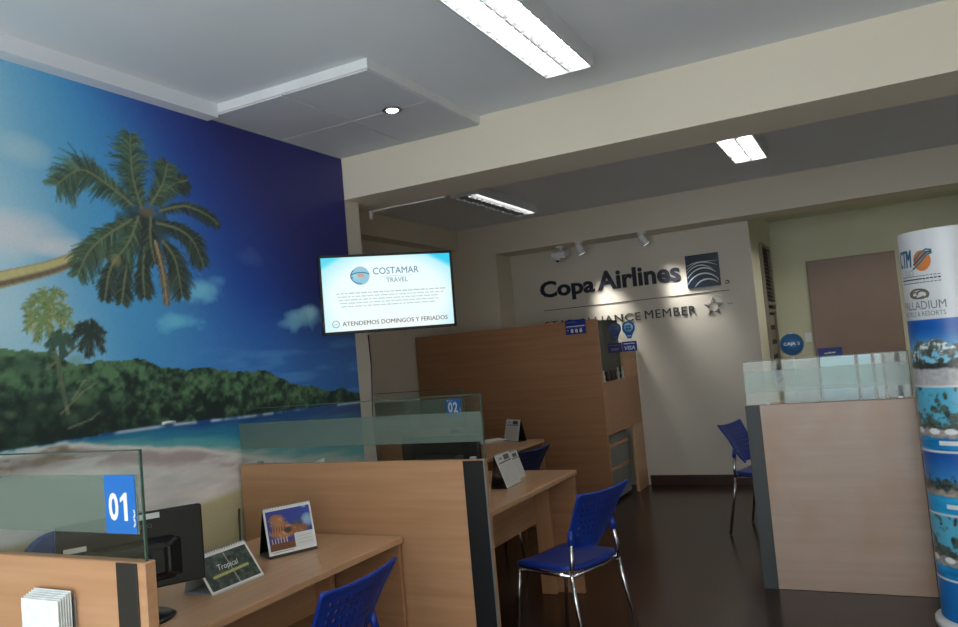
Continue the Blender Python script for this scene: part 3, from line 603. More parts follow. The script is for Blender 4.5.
# ------------------------------------------------------------------ television
def tv():
    c = Vector((-2.339, 3.521, 1.894)); W, H = .74, .4255
    t = thing('television', 'wall mounted flat screen showing a bright white travel advert', 'television', c, R(45.2))
    tilt = Matrix.Rotation(R(2.4), 4, 'X')
    m = MB(); m.T = tilt; m.box(-W / 2, W / 2, .003, .045, -H / 2, H / 2, .006, 0, 2)
    b = .013
    m.box(-W / 2, W / 2, -.006, .01, H / 2 - b, H / 2, .002).box(-W / 2, W / 2, -.006, .01, -H / 2, -H / 2 + b + .003, .002).box(-W / 2, -W / 2 + b, -.006, .01, -H / 2, H / 2, .002).box(W / 2 - b, W / 2, -.006, .01, -H / 2, H / 2, .002)
    m.box(-.2, .2, .04, .07, -.14, .12, .01).build('casing', M_blackp, t)
    w, h = W / 2 - b, H / 2 - b
    P = Paint(-w, w, -h, h, 130); U, V = P.U / w, P.V / h
    P.C[:] = (238, 252, 252)
    P.mix(.75 * ss(np.hypot(U * .95, V * .8 + .15), .75, 1.35), (120, 224, 246)); P.mix(ss(U + V, 1.55, 1.75) * .9, (40, 200, 236)); P.mix(ss(-U + V, 1.62, 1.8) * .8, (70, 210, 236))
    P.mix(.35 * ss(V, -.5, -1), (244, 250, 250))
    s = P.grid('screen', vcol('screen_glow', em=.75), lambda U, V: (U, np.full_like(U, .0), V), t); s.data.transform(tilt)
    x = MB(); x.T = tilt
    x.text('COSTAMAR', -w + .277, h - .100, .255, .036, -.0012, 0, .0, 0); x.text('TRAVEL', -w + .347, h - .146, .12, .025, -.0012, 0, 0, 1)
    x.box(-w + .32, -w + .5, -.0012, -.0008, h - .113, h - .111, 0, 2)
    cx, cz, r = -w + .207, h - .103, .05
    x.lathe([(.0001, 0), (r, 0), (r, -.0006), (.0001, -.0006)], (cx, -.0004, cz), 28, 3, 'Y')
    for a0 in (20, 75, 130): x.tube([(cx + r * 1.05 * math.cos(R(a)), -.0014, cz + r * .35 * math.sin(R(a)) * (1 if a0 < 100 else 2.4)) for a in range(a0, a0 + 160, 16)], .003, 6, 0)
    x.box(cx - .015, cx + .02, -.0016, -.0012, cz - .008, cz + .012, 0, 4)
    g = np.random.default_rng(2)
    for row in range(5):
        p = -w + .07 + .006 * row
        z = h - .198 - row * .0175
        while p < w - (.05 + .014 * row):
            l = g.uniform(.012, .04); x.box(p, p + l, -.0012, -.0008, z, z + (.005 if row or g.random() < .4 else .0065), 0, 2 if g.random() < .85 else 3); p += l + .006
    x.text('ATENDEMOS DOMINGOS Y FERIADOS', -w + .092, -h + .030, .585, .023, -.0012, 0, 0, 5).text('ATENDEMOS DOMINGOS Y FERIADOS', -w + .0932, -h + .0306, .585, .023, -.0012, 0, 0, 5)
    x.tube([(-w + .058 + .018 * math.cos(R(a)), -.0012, -h + .043 + .018 * math.sin(R(a))) for a in range(0, 360, 20)], .0018, 6, 5, closed=True)
    x.tube([(-w + .051, -.0012, -h + .043), (-w + .058, -.0012, -h + .039), (-w + .066, -.0012, -h + .045)], .0014, 6, 5)
    e = [emit('scr_teal', (52, 128, 160), .67), emit('scr_blue', (92, 150, 175), .67), emit('scr_grey', (196, 210, 210), .67), emit('scr_cyan', (160, 212, 230), .67), emit('scr_pink', (206, 170, 160), .67), emit('scr_brown', (128, 112, 104), .67)]
    x.build('screen_picture', e, s)
    a = MB(); a.box(-.03, .03, .07, .10, -.09, .09, .003).tube([(0, .10, 0), (-.1, .22, 0), (.02, .34, 0)], .016, 10)
    a.build('wall_bracket', M_blackp, t)
    b = MB(); b.box(-.012, .012, -.045, .045, -.1, .1, .003); q = b.build('bracket_plate', M_blackp, t); q.rotation_euler = (0, 0, R(-45.2)); 
    q.location = Matrix.Rotation(R(-45.2), 3, 'Z') @ (Vector((-2.866, 3.985, 1.894)) - c)
    a2 = MB(); p0 = Matrix.Rotation(R(-45.2), 3, 'Z') @ (Vector((-2.86, 3.985, 1.894)) - c); a2.tube([p0, (.02, .34, 0)], .016, 10); a2.build('bracket_arm', M_blackp, t)
    k = MB(); k.tube([(-2.874, 4.05, 1.7), (-2.873, 4.056, 1.5), (-2.874, 4.03, 1.2), (-2.874, 4.05, .9), (-2.874, 4.04, .006)], .004, 6); o = k.build('power_cable', M_blackp)
    tag(o, 'thin dark cable running down the bare wall end below the screen', 'cable')
tv()
# ------------------------------------------------------------------ monitors
def monitor(loc, rz, label, brand=True, W=.44, H=.25, z0=.085):
    """faces +y locally with its screen; the back looks to -y"""
    t = thing('computer_monitor', label, 'monitor', loc, rz, 'monitors seen from behind')
    m = MB(); m.box(-W / 2, W / 2, -.012, .022, z0, z0 + H, .006, 0, 2)
    b = bmesh.new(); bmesh.ops.create_cube(b, size=1)
    for v in b.verts:
        k = 1 if v.co.y > 0 else .62
        v.co = (v.co.x * (W - .13) * k, -.012 - (.045 if v.co.y < 0 else 0), z0 + H / 2 - .03 + v.co.z * (H - .10) * (1 if k == 1 else .66))
    bmesh.ops.bevel(b, geom=b.edges[:], offset=.012, segments=3, affect='EDGES'); m.bm(b)
    m.build('housing', M_blackp, t)
    MB().box(-W / 2 + .016, W / 2 - .016, .0221, .0232, z0 + .02, z0 + H - .016).build('screen', mat('dark_screen', (12, 14, 18), .1), t)
    MB().box(-.05, .05, -.10, -.0575, .02, z0 + .12, .008).build('stand_neck', M_blackp, t)
    MB().lathe([(.11, 0), (.115, .006), (.10, .014), (.03, .022), (.02, .03)], (0, -.03, 0), 28).build('stand_base', M_blackp, t)
    if brand:
        s = MB(); s.text('SAMSUNG', -.055, z0 + H - .05, .115, .013, -.0127, 0, .0); s.build('brand_name', mat('dull_lettering', (96, 98, 100), .4), t)
    if not brand: return t
    s = MB(); s.box(-.20, -.135, -.0125, -.0119, z0 + H - .088, z0 + H - .072); s.build('label_sticker', M_paper, t)
    s = MB(); s.box(.0, .085, -.0125, -.0119, z0 + H - .022, z0 + H - .004); s.build('top_patch', M_paper, t)  # pale patch along the top of the rear face
    return t
ang = math.atan2(.33, .20)
mo = monitor((-2.225, 1.73, .75), ang, 'black monitor seen from behind, nearest, beside the 01 glass screen')
monitor((-1.865, 3.13, .75), R(4), 'black monitor seen from behind through the plain frosted glass of the second desk', False, .40, .30, .10)
# ------------------------------------------------------------------ desk calendars
def tent(name, label, p0, p1, h, depth, lean, paint, wm, board, base=None):
    """p0,p1 front lower corners left to right as seen from its face"""
    a = Vector((*p0, .7505)); d = Vector((p1[0] - p0[0], p1[1] - p0[1], 0)); W = d.length; rz = math.atan2(d.y, d.x)
    t = thing(name, label, 'calendar', a, rz)
    lo = .012 if base else 0.0; run = lean; up = math.sqrt(h * h - run * run)
    def leaf(x, s): return (x, s * run, lo + s * up)
    fr = MB(); th = .003
    fr.add([(0, 0, lo), (W, 0, lo), (W, run, lo + up), (0, run, lo + up), (0, th, lo), (W, th, lo), (W, run + th, lo + up), (0, run + th, lo + up)], [[0, 1, 2, 3], [7, 6, 5, 4], [0, 4, 5, 1], [3, 2, 6, 7], [0, 3, 7, 4], [1, 5, 6, 2]]); fr.build('front_leaf', M_paper, t)
    bk = MB(); bk.add([(0, depth, 0), (W, depth, 0), (W, run + .004, lo + up), (0, run + .004, lo + up), (0, depth + .003, 0), (W, depth + .003, 0), (W, run + .007, lo + up), (0, run + .007, lo + up)], [[0, 1, 2, 3], [7, 6, 5, 4], [0, 4, 5, 1], [3, 2, 6, 7], [0, 3, 7, 4], [1, 5, 6, 2]]); bk.build('back_leaf', board, t)
    MB().box(0, W, 0, depth, 0, .004 if not base else .0115, .001).build('base', base or board, t)
    sp = MB(); n = int(W / .012)
    for i in range(n):
        x = W * (i + .5) / n; sp.tube([(x, run + .004 + .007 * math.cos(R(q)), lo + up - .002 + .007 * math.sin(R(q))) for q in range(0, 360, 45)], .0012, 5, closed=True)
    sp.build('wire_binding', M_alu, t)
    P = paint(W, h)
    nrm = Vector((0, -up, run)).normalized() * .0008
    P.grid('printed_page', vcol('calendar_print', 1.0, .4), lambda U, V: (U, V * run / h + nrm.y, lo + V * up / h + nrm.z), t)
    return t, (lo, run, up, h)
def on_leaf(mb, g, off=.0016):
    lo, run, up, h = g; n = Vector((0, -up, run)).normalized()
    mb.T = Matrix(((1, 0, 0, n.x * off), (0, -n.y, run / h, n.y * off), (0, -n.z, up / h, lo + n.z * off), (0, 0, 0, 1)))
    return mb
def leafy(W, H):
    P = Paint(.009, W - .009, .012, H - .014, 700); n = P.noise(60, 60, 4, 81); n2 = P.noise(140, 140, 3, 82); k = np.clip(.5 + 1.6 * (n - .5) + 1.1 * (n2 - .5), 0, 1)
    P.C = np.array([34, 42, 40.]) + k[..., None] * (np.array([74, 96, 80.]) - np.array([34, 42, 40.])); P.mix(ss(n, .55, .7) * .4, (96, 84, 88))
    P.line([(W * .52, H), (W * .55, 0)], .0025, .0025, (190, 190, 186), .8)
    P.line([(W * .17, H * .38), (W * .83, H * .42)], .0052, .0052, (176, 176, 112)); return P
_, g = tent('desk_calendar', 'leaning desk calendar with dark leafy picture beside the nearest monitor', (-2.144, 1.975), (-2.146, 2.231), .155, .14, .09, leafy, 0, mat('grey_card', (186, 190, 198), .5))
on_leaf(MB(), g).text('Tropical', .078, .072, .10, .028, 0, 0, .0, 0, .25).build('page_title', M_paper, _)
def ruin(W, H):
    P = Paint(.008, W - .008, .008, H - .013, 700); P.C[:] = (52, 66, 150); P.blob(W * .85, H * .93, .012, .009, (110, 200, 220), .9)
    P.blob(W * .88, H * .62, W * .14, H * .16, (150, 190, 210), .9, 2); P.blob(W * .66, H * .58, W * .14, H * .10, (70, 84, 100), .9)
    n = P.noise(90, 90, 3, 91); wall = lambda u0, u1, v0, v1, c: P.rect(W * u0, W * u1, H * v0, H * v1, c)
    P.blob(W * .25, H * .72, W * .17, H * .14, (176, 116, 76), 1, 3, n); P.blob(W * .34, H * .48, W * .28, H * .2, (182, 120, 74), 1, 3, n); P.blob(W * .62, H * .45, W * .30, H * .12, (150, 96, 62), 1, 3, n)
    wall(.05, .62, .08, .24, (112, 70, 44))
    for i in range(6): P.blob(W * (.11 + .055 * i), H * .52, W * .014, H * .07, (84, 52, 44), .8); P.line([(W * (.1 + .06 * i), H * .24), (W * (.1 + .06 * i), H * .34)], .0022, .0015, (208, 200, 190))
    P.blob(W * .45, H * .48, W * .09, H * .07, (56, 48, 48), .9)
    P.mix(((n > .62) & (P.C[..., 0] > 130)).astype(float) * .5, (222, 170, 120)); wall(.56, 1, .08, .38, (214, 216, 216)); wall(0, 1, 0, .085, (222, 222, 222))
    for i in range(3): P.line([(W * .62, H * (.15 + .07 * i)), (W * .92, H * (.16 + .07 * i))], .0008, .0008, (170, 172, 174))
    P.line([(W * .08, H * .05), (W * .5, H * .055)], .0009, .0009, (110, 110, 112)); return P
tent('desk_calendar', 'upright desk calendar with orange ruin under blue sky', (-2.288, 2.416), (-2.197, 2.605), .19, .11, .045, ruin, 0, M_blackp, mat('dark_card', (62, 62, 58), .5))
def page(W, H):
    P = Paint(.004, W - .004, .006, H - .01, 500); P.C[:] = (206, 206, 204); P.rect(W * .5, W * .86, H * .80, H * .97, (72, 76, 80)); P.rect(W * .2, W * .36, H * .84, H * .9, (130, 132, 134))
    P.line([(W * .1, H * .74), (W * .92, H * .76)], .003, .003, (60, 62, 64))
    for i in range(8): P.line([(W * .12, H * (.64 - .07 * i)), (W * .88, H * (.64 - .07 * i))], .0012, .0012, (176, 176, 176))
    return P
tent('desk_calendar', 'white printed desk calendar at the front of the second desk', (-1.918, 3.916), (-1.928, 4.125), .195, .10, .065, page, 0, M_blackp)
tent('desk_calendar', 'pale grey desk calendar standing just behind the white one', (-1.985, 4.16), (-1.99, 4.33), .165, .08, .05, page, 0, mat('grey_card', (186, 190, 198), .5))
tent('desk_calendar', 'small white calendar at the end of the far desk', (-2.985, 6.10), (-2.80, 5.985), .185, .09, .045, page, 0, M_blackp)
o = MB().box(-.14, .14, -.09, .09, 0, .012, .001).box(-.11, .16, -.10, .07, .0125, .02, .001).build('paper_stack', M_paper); o.location = (-3.11, 5.98, .7505); o.rotation_euler = (0, 0, R(50)); tag(o, 'loose white papers on the far desk beside the calendar', 'papers')
o = MB().box(-.06, .06, -.035, .035, 0, .03, .004).build('stapler_box', M_blackp); o.location = (-3.22, 5.72, .7505); tag(o, 'small black box on the far desk by the papers', 'box')
m = MB(); m.add([(-.045, -.04, 0), (.045, -.04, 0), (.045, 0, .325), (-.009, 0, .305), (-.045, .04, 0), (.045, .04, 0)], [[0, 1, 2, 3], [5, 4, 3, 2]])
q = m.build('folded_card', M_paper); q.location = (-2.50, 3.0, .7505); q.rotation_euler = (0, 0, R(20)); tag(q, 'folded white card peeping over the frosted partition near the mural', 'card')
# leaflet pocket on the nearest partition
t = thing('leaflet_holder', 'clear leaflet pocket with white leaflets on the front of the 01 partition', 'holder', (-1.972, 1.296, .62))
MB().box(-.08, .08, -.055, -.052, 0, .25, .001).box(-.08, .08, -.004, -.001, 0, .36, .001).box(-.08, .08, -.055, -.001, 0, .003).build('pocket', M_acryl, t)
lf = MB()
for i in range(6): lf.box(-.075, .075, -.048 + i * .007, -.046 + i * .007, .004, .36 + .003 * i)
lf.build('leaflets', mat('leaflet_print', (236, 244, 246), .4, var=.12, scale=40), t)
o = MB().tube([(-2.87, 2.846, .86), (-2.864, 2.835, .80), (-2.83, 2.80, .73), (-2.80, 2.76, .6), (-2.79, 2.7, .3), (-2.78, 2.6, .008), (-2.76, 2.4, .008)], .005, 6).build('power_cable', M_blackp); tag(o, 'black cable between the mural and the nearest desk', 'cable')
# ------------------------------------------------------------------ chairs
M_blue_shade = mat('shaded_blue_plastic', (20, 40, 92), .4)  # blue plastic of the far chair, its shade put into the colour
def make_chair(label, loc, rz, m):
    """sits facing +x; seat centre at the origin"""
    t = thing('visitor_chair', label, 'chair', loc, rz, 'perforated visitor chairs')
    b = bmesh.new(); nx, ny = 10, 10; V = {}
    for i in range(nx + 1):
        for j in range(ny + 1):
            u = i / nx * 2 - 1; v = j / ny * 2 - 1
            k = (abs(u) ** 6 + abs(v) ** 6) ** (1 / 6) / max(abs(u), abs(v), 1e-6) if (u or v) else 1
            x = u / k * .215; y = v / k * .225; z = .455 + .012 * (abs(v) ** 2) - (.03 * max(0, u - .5) ** 1.5) + .012 * max(0, -u - .4)
            V[i, j] = b.verts.new((x * .9, y * .9, z))
    for i in range(nx):
        for j in range(ny): b.faces.new([V[i, j], V[i + 1, j], V[i + 1, j + 1], V[i, j + 1]])
    g = bmesh.ops.extrude_face_region(b, geom=b.faces[:])
    for e in g['geom']:
        if isinstance(e, bmesh.types.BMVert): e.co.z -= .022
    bmesh.ops.recalc_face_normals(b, faces=b.faces[:]); s = MB(); s.bm(b, 0, True); s.build('seat', m, t)
    # perforated back: local s across, q up
    def bp(s, q):
        q2 = q - .5; hw = .165 + .045 * q + .035 * max(0, q - .72)
        if q < .25: hw *= 1 - .25 * (1 - q / .25) ** 2
        zt = .53 + .272 * q + .014 * abs(s) ** 2.5 * q
        hw *= .92; return Vector((-.168 - .095 * q - .03 * max(0, q - .65) + .045 * (1 - 0) * (abs(s) ** 2) * (1 - .9 * q) , s * hw, zt))
    N = 11; H = 9; w = MB(); th = .007
    for side in (0, 1):
        for i in range(N):
            for j in range(H):
                s0, s1 = i / N * 2 - 1, (i + 1) / N * 2 - 1; q0, q1 = j / H, (j + 1) / H
                def P(a, c):
                    p = bp(s0 + (s1 - s0) * a, q0 + (q1 - q0) * c)
                    return p + Vector((-th if side else 0, 0, 0))
                hole = 0 < i < N - 1 and 2 <= j <= 7
                if not hole: w.add([P(0, 0), P(1, 0), P(1, 1), P(0, 1)], [[0, 1, 2, 3] if not side else [3, 2, 1, 0]], 0, True); continue
                o8 = [P(0, 0), P(.5, 0), P(1, 0), P(1, .5), P(1, 1), P(.5, 1), P(0, 1), P(0, .5)]; r = .26
                i8 = [P(.5 + r * math.cos(R(a)), .5 + r * 1.25 * math.sin(R(a))) for a in (225, 270, 315, 0, 45, 90, 135, 180)]
                fs = [[k, (k + 1) % 8, 8 + (k + 1) % 8, 8 + k] for k in range(8)]
                w.add(o8 + i8, [f if not side else f[::-1] for f in fs], 0, True)
    edge = [bp(-1, q / 12) for q in range(13)] + [bp(s / 8, 1) for s in range(-8, 9)] + [bp(1, q / 12) for q in range(12, -1, -1)] + [bp(s / 8, 0) for s in range(8, -9, -1)]
    w.tube([p + Vector((-th / 2, 0, 0)) for p in edge], .0075, 8, closed=True)
    w.build('backrest', m, t)
    for sg in (-1, 1):
        e = bp(sg, .30)
        MB().tube([(-.18, sg * .194, .43), (-.186, sg * .188, .50), (e.x - .012, sg * (abs(e.y) + .006), e.z)], .0105, 10).build('back_support', M_chrome, t)
        MB().tube([(e.x * .45 - .19 * .55 - .006, sg * (abs(e.y) * .45 + .187 * .55), .54 * .55 + e.z * .45), (e.x - .012, sg * (abs(e.y) + .006), e.z + .02)], .0145, 10).build('support_sleeve', m, t)
        MB().tube([(-.18, sg * .194, .43), (-.20, sg * .2, .30), (-.257, sg * .212, .004)], .010, 10).build('leg', M_chrome, t)
        MB().tube([(.153, sg * .185, .428), (.17, sg * .19, .30), (.20, sg * .203, .004)], .010, 10).build('leg', M_chrome, t)
        MB().tube([(-.18, sg * .194, .43), (0, sg * .189, .425), (.153, sg * .185, .428)], .010, 10).build('seat_rail', M_chrome, t)
    MB().tube([(-.18, -.194, .425), (-.18, .194, .425)], .009, 10).build('stretcher', M_chrome, t)
    return t
ch = make_chair('blue perforated visitor chair in front of the second desk', (-1.512, 3.685, 0), R(163), M_blue)
dup(ch, (-1.865, 2.095, 0), R(180), 'blue visitor chair pushed up to the nearest desk, only its back showing')
dup(ch, (-.835, 6.19, 0), R(-14), 'blue chrome-legged visitor chair half hidden by the service counter')
make_chair('blue visitor chair with shade put into its colour, pushed up to the far desk', (-2.52, 5.13, 0), R(172), M_blue_shade)
def office(label, loc, rz, m, top, hw=.21):
    t = thing('office_chair', label, 'chair', loc, rz)
    MB().box(-.19, .19, -.20, .20, .44, .50, .03, 0, 3).build('seat', m, t)
    pts = [(hw * math.cos(R(a)), top - .2 + .2 * math.sin(R(a))) for a in range(0, 181, 12)] + [(-hw * .9, .62), (-hw * .6, .56), (hw * .6, .56), (hw * .9, .62)]
    b = MB(); b.T = Matrix.Rotation(R(90), 4, 'Z'); b.prism(pts, .20, .24); b.build('backrest', m, t)
    MB().tube([(-.14, 0, .46), (-.235, 0, .52), (-.245, 0, .66)], .02, 10).build('back_bracket', M_blackp, t)
    MB().tube([(0, 0, .07), (0, 0, .44)], .028, 14).build('gas_column', M_blackp, t)
    for k in range(5):
        a = R(72 * k); l = MB(); l.tube([(0, 0, .09), (.22 * math.cos(a), .22 * math.sin(a), .065)], [.028, .016], 8); l.lathe([(.02, -.012), (.027, -.008), (.027, .008), (.02, .012)], (.22 * math.cos(a), .22 * math.sin(a), .0275), 14, 0, 'X'); l.build('castor_arm', M_blackp, t)
    return t
office('blue round-backed office chair by the mural behind the 01 glass screen', (-2.60, 1.86, 0), 0, mat('blue_fabric', (28, 68, 132), .7), .985, .17)
office('black office chair behind the far desk, only its rounded top showing', (-3.72, 5.25, 0), R(0), M_blackp, 1.225, .20)
# ------------------------------------------------------------------ things on the service counter
def holder(label, x0, x1, y, h, leaf, group=None):
    t = thing('brochure_holder', label, 'holder', ((x0 + x1) / 2, y, 1.0305)); w = (x1 - x0) / 2
    m = MB(); m.box(-w, w, .03, .033, 0, h, .0008).box(-w, w, -.045, -.042, 0, h * .42, .0008).box(-w, w, -.045, .033, 0, .003)
    for s in (-1, 1): m.add([(s * w, -.045, 0), (s * w, .033, 0), (s * w, .033, h), (s * w, -.045, h * .42)], [[0, 1, 2, 3]]); m.box(s * w - .002, s * w + .002, -.046, -.042, 0, h * .42)
    m.build('acrylic_stand', M_acryl, t)
    if leaf:
        l = MB()
        for i in range(5): l.box(-w + .006, w - .006, -.036 + i * .011, -.028 + i * .011, .004, h - .012 + .002 * i, .0006)
        l.build('leaflets', mat('leaflet_' + leaf[0], leaf[1], .3, var=.08, scale=9), t)
    return t
holder('empty clear brochure holder on the counter behind the round sign', -.545, -.345, 5.12, .275, None)
holder('wide brochure holder full of pale blue leaflets on the counter', -.332, -.135, 5.12, .285, ('pale_blue', (172, 214, 230)))
holder('narrow brochure holder of pale blue leaflets beside the wide one', -.125, -.047, 5.12, .285, ('ice_blue', (176, 216, 232)))
holder('slim brochure holder of white leaflets on the counter', -.039, .006, 5.12, .285, ('off_white', (206, 214, 218)))
holder('empty clear brochure holder at the totem end of the counter', .018, .128, 5.12, .28, None)
t = thing('table_sign', 'round blue sign on a clear stand behind the service counter', 'sign', (-.49, 5.26, 1.0305))
m = MB(); c = (0, 0, .372)
m.lathe([(.0001, .004), (.068, .004), (.068, -.004), (.0001, -.004)], c, 36, 0, 'Y'); m.text('CAJA', -.048, .362, .07, .024, -.0048, 0, .01, 1); m.text('5', .036, .366, None, .02, -.0048, 0, 0, 1); m.build('disc', [mat('sign_teal', (44, 92, 136), .35), M_paper], t)
MB().tube([(.071 * math.cos(R(a)), 0, .372 + .071 * math.sin(R(a))) for a in range(0, 360, 10)], .0032, 8, closed=True).build('rim', M_acryl, t)
MB().tube([(0, .002, .012), (0, .002, .292)], .006, 8).build('stem', M_white, t); MB().lathe([(.05, 0), (.05, .006), (.012, .014)], n=24).build('foot', M_white, t)
# ------------------------------------------------------------------ advertising totem
def totem():
    c = Vector((.335, 4.43, 0)); r = .2
    t = thing('advertising_totem', 'tall round advertising totem with white top and beach photos beside the counter', 'totem', c)
    MB().lathe([(.0001, 0), (r + .03, 0), (r + .03, .03), (r + .004, .045)], n=48).build('base', M_white, t)
    MB().lathe([(r - .003, .04), (r - .003, 1.915), (.0001, 1.915)], n=64).build('column', M_white, t)
    a0 = R(-90 - 46)        # direction that the print faces
    P = Paint(-math.pi * r, math.pi * r, .046, 1.918, 190); U, V = P.U, P.V
    P.C[:] = (206, 210, 216); n = P.noise(30, 30, 4, 101); n2 = P.noise(70, 70, 3, 102); n3 = P.noise(44, 44, 3, 103)
    def band(z0, z1, kind):
        m = (V > z0) & (V < z1); f = (V - z0) / (z1 - z0)
        A = lambda *c: np.array(c, float)
        def bl(C, k, c): k = np.clip(k, 0, 1)[..., None]; return C * (1 - k) + c * k
        C = np.zeros(U.shape + (3,)); nz = (n2[..., None] - .5); g = n3 - .5
        if kind == 0:
            C[:] = A(130, 196, 222); C = bl(C, ss(f, .4, .9), A(22, 88, 172))
            for q, hh in ((.0, .62), (.06, .67), (.11, .60), (-.07, .5), (.19, .58), (-.2, .55), (.32, .66), (-.34, .6)):
                d = ((U - q) / .055) ** 2 + ((f - hh + .06) / .13) ** 2 + 2.2 * (n3 - .5) + 1.2 * (n2 - .5); C = bl(C, ss(d, 1.0, .7), A(84, 96, 92) + nz * 60); C = bl(C, ss(d, .8, .5) * ss(n3, .47, .58), A(222, 230, 234))
            C = bl(C, ss(f + .3 * g, .42, .36), A(58, 64, 60) + nz * 50); C = bl(C, ss(f + .05 * g, .27, .24), A(176, 176, 178) + nz * 40)
        elif kind == 1:
            C[:] = A(86, 172, 204); d = n + .5 * n3 + .25 * ss(f, .8, .5); C = bl(C, ss(d, .82, 1.0), A(66, 84, 78) + nz * 80); C = bl(C, ss(f + .3 * g, .45, .4), A(74, 80, 74) + nz * 80)
            C = bl(C, ss(f + .1 * g, .36, .32), A(156, 150, 146) + nz * 80)
            for q in (-.3, -.2, -.10, .0, .08, .16, .27): C = bl(C, ss(((U - q) / .03) ** 2 + ((f - .30) / .05) ** 2, 1.2, .7), A(228, 230, 232))
            C = bl(C, ss(f + .06 * g, .22, .19), A(28, 128, 188) + (P.noise(8, 60, 3, 5)[..., None] - .5) * 80)
        else:
            C[:] = A(58, 132, 194); C = bl(C, ss(f, .5, 1), A(30, 84, 160)); C = bl(C, ss(f + .35 * g, .58, .52), A(60, 70, 68) + nz * 80)
            C = bl(C, ss(f + .15 * g, .42, .36), A(152, 142, 132) + nz * 70); C = bl(C, ss(f + .05 * g, .30, .27), A(40, 154, 208) + (P.noise(8, 60, 3, 6)[..., None] - .5) * 50)
        P.C = np.where(m[..., None], C, P.C)
    for (z0, z1, k) in ((1.172, 1.488, 0), (.862, 1.160, 1), (.560, .850, 2), (.25, .548, 1)): band(z0, z1, k)
    P.rect(-.6, .7, .046, .24, (30, 110, 180))
    for z in (.885, .585): P.rect(.02, .11, z, z + .025, (214, 220, 222))
    P.C = np.clip(P.C, 0, 255)
    wrap = lambda u, rr: (rr * math.cos(a0 + u / r), rr * math.sin(a0 + u / r))
    P.grid('printed_wrap', vcol('totem_print', 1.15, .3), lambda U, V: (r * np.cos(a0 + U / r), r * np.sin(a0 + U / r), V), t)
    def bend(co): x, y = wrap(co.x, r + .0015); return Vector((x, y, co.z))
    m = MB(); B = dict(bend=bend)
    [m.text('CTM', -.115 + k * .002, 1.745 + k * .0006, .098, .085, 0, 0, 0, 0, .2, **B) for k in range(4)]; m.text('tours', -.072, 1.705, .062, .034, 0, 0, 0, 1, **B)
    m.text('PALLADIUM', -.125, 1.538, .25, .04, 0, 0, 0, 2, **B); m.text('HOTELS & RESORTS', -.12, 1.506, .24, .022, 0, 0, 0, 2, **B)
    def curve(pts, w, mi):
        p = [bend(Vector((u, 0, z))) for u, z in pts]; m.tube(p, w, 6, mi)
    for k, z in enumerate((1.70, 1.685, 1.668)):
        u = -.10
        while u < .12: curve([(u, z), (u + .012, z)], .0022 if k != 1 else .0032, 2 if k != 1 else 3); u += .017
    def disc(u0, z0, ru, rz, mi, off=.0018):
        n = 24; vs = [(*wrap(u0, r + off), z0)]
        for i in range(n): a = 2 * math.pi * i / n; vs.append((*wrap(u0 + ru * math.cos(a), r + off), z0 + rz * math.sin(a)))
        m.add(vs, [[0, i + 1, (i + 1) % n + 1] for i in range(n)], mi)
    disc(.04, 1.772, .043, .05, 4)
    for q, mi in ((.0, 0), (.022, 5), (-.02, 5)): curve([(-.003 + q * .3, 1.755 + q), (.036, 1.785 + q), (.066, 1.81 + q * .6), (.09, 1.81 + q * .3)], .0045, mi)
    curve([((.055 - .00005 * a) * math.cos(R(a)), 1.612 + (.027 - .00003 * a) * math.sin(R(a))) for a in range(-40, 330, 15)], .0046, 6)
    curve([(.018 + (.03 - .00005 * a) * math.cos(R(a)), 1.612 + (.018 - .00003 * a) * math.sin(R(a))) for a in range(-120, 200, 15)], .004, 6)
    curve([(-.018 + (.022 - .00003 * a) * math.cos(R(a)), 1.61 + (.015 - .00002 * a) * math.sin(R(a))) for a in range(60, 330, 15)], .0036, 6)
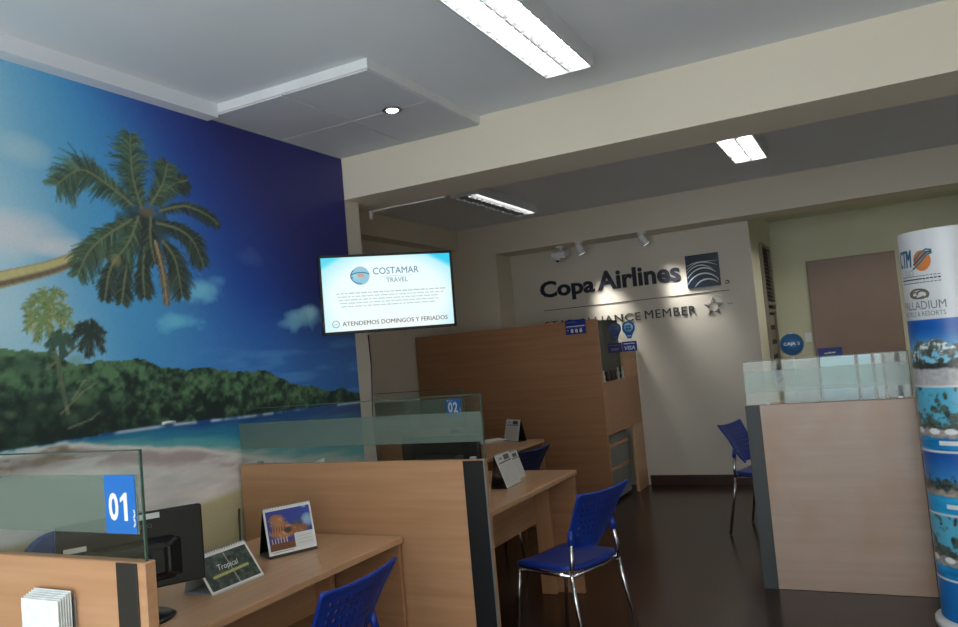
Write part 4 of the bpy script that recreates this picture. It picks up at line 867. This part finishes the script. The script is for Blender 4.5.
    m.build('lettering', [mat('ctm_teal', (30, 96, 126), .4), mat('tours_grey', (170, 172, 168), .4), mat('text_grey', (120, 122, 120), .4), M_ink, mat('globe_orange', (212, 128, 62), .4), mat('globe_blue', (40, 130, 160), .4), mat('swirl_bronze', (112, 104, 84), .4)], t)
totem()
# ------------------------------------------------------------------ daylight, camera
def area(name, loc, target, sx, sy, e, col):
    l = bpy.data.lights.new(name, 'AREA'); l.shape = 'RECTANGLE'; l.size = sx; l.size_y = sy; l.energy = e; l.color = col
    o = bpy.data.objects.new(name, l); COL.objects.link(o); o.location = loc; o.rotation_euler = (Vector(target) - Vector(loc)).to_track_quat('-Z', 'Y').to_euler(); return o
area('shopfront_daylight', (-.6, YF - .25, 1.45), (-.8, 4, 1.2), 4.2, 2.4, 125, (.93, .97, 1))
sl = bpy.data.lights.new('sun', 'SUN'); sl.energy = 9.5; sl.angle = R(1.5); sl.color = (1, .97, .93); so = bpy.data.objects.new('sun', sl); COL.objects.link(so); so.rotation_euler = Vector((.12, .62, -.78)).to_track_quat('-Z', 'Y').to_euler()
w = bpy.data.worlds.new('World'); S.world = w; w.use_nodes = True; bg = w.node_tree.nodes['Background']
sk = w.node_tree.nodes.new('ShaderNodeTexSky'); sk.sky_type = 'HOSEK_WILKIE'; sk.sun_direction = (.3, -.5, .8); sk.turbidity = 5
w.node_tree.links.new(sk.outputs[0], bg.inputs['Color']); bg.inputs['Strength'].default_value = .35
cam = bpy.data.cameras.new('camera'); cam.sensor_width = 36; cam.lens = 29.003; cam.clip_start = .02
co = bpy.data.objects.new('camera', cam); COL.objects.link(co)
A = ((.88467661, .45784241, -.08790694), (.10355522, -.00913470, .99458176), (-.45455870, .88898644, .05549323))
co.matrix_world = Matrix(((A[0][0], A[1][0], -A[2][0], 0), (A[0][1], A[1][1], -A[2][1], 0), (A[0][2], A[1][2], -A[2][2], 1.5), (0, 0, 0, 1)))
S.camera = co
S.cycles.transparent_max_bounces = 24
vs = S.view_settings; vs.view_transform = 'Standard'; vs.look = 'None'; vs.gamma = 1; vs.use_curve_mapping = False; vs.exposure = .45
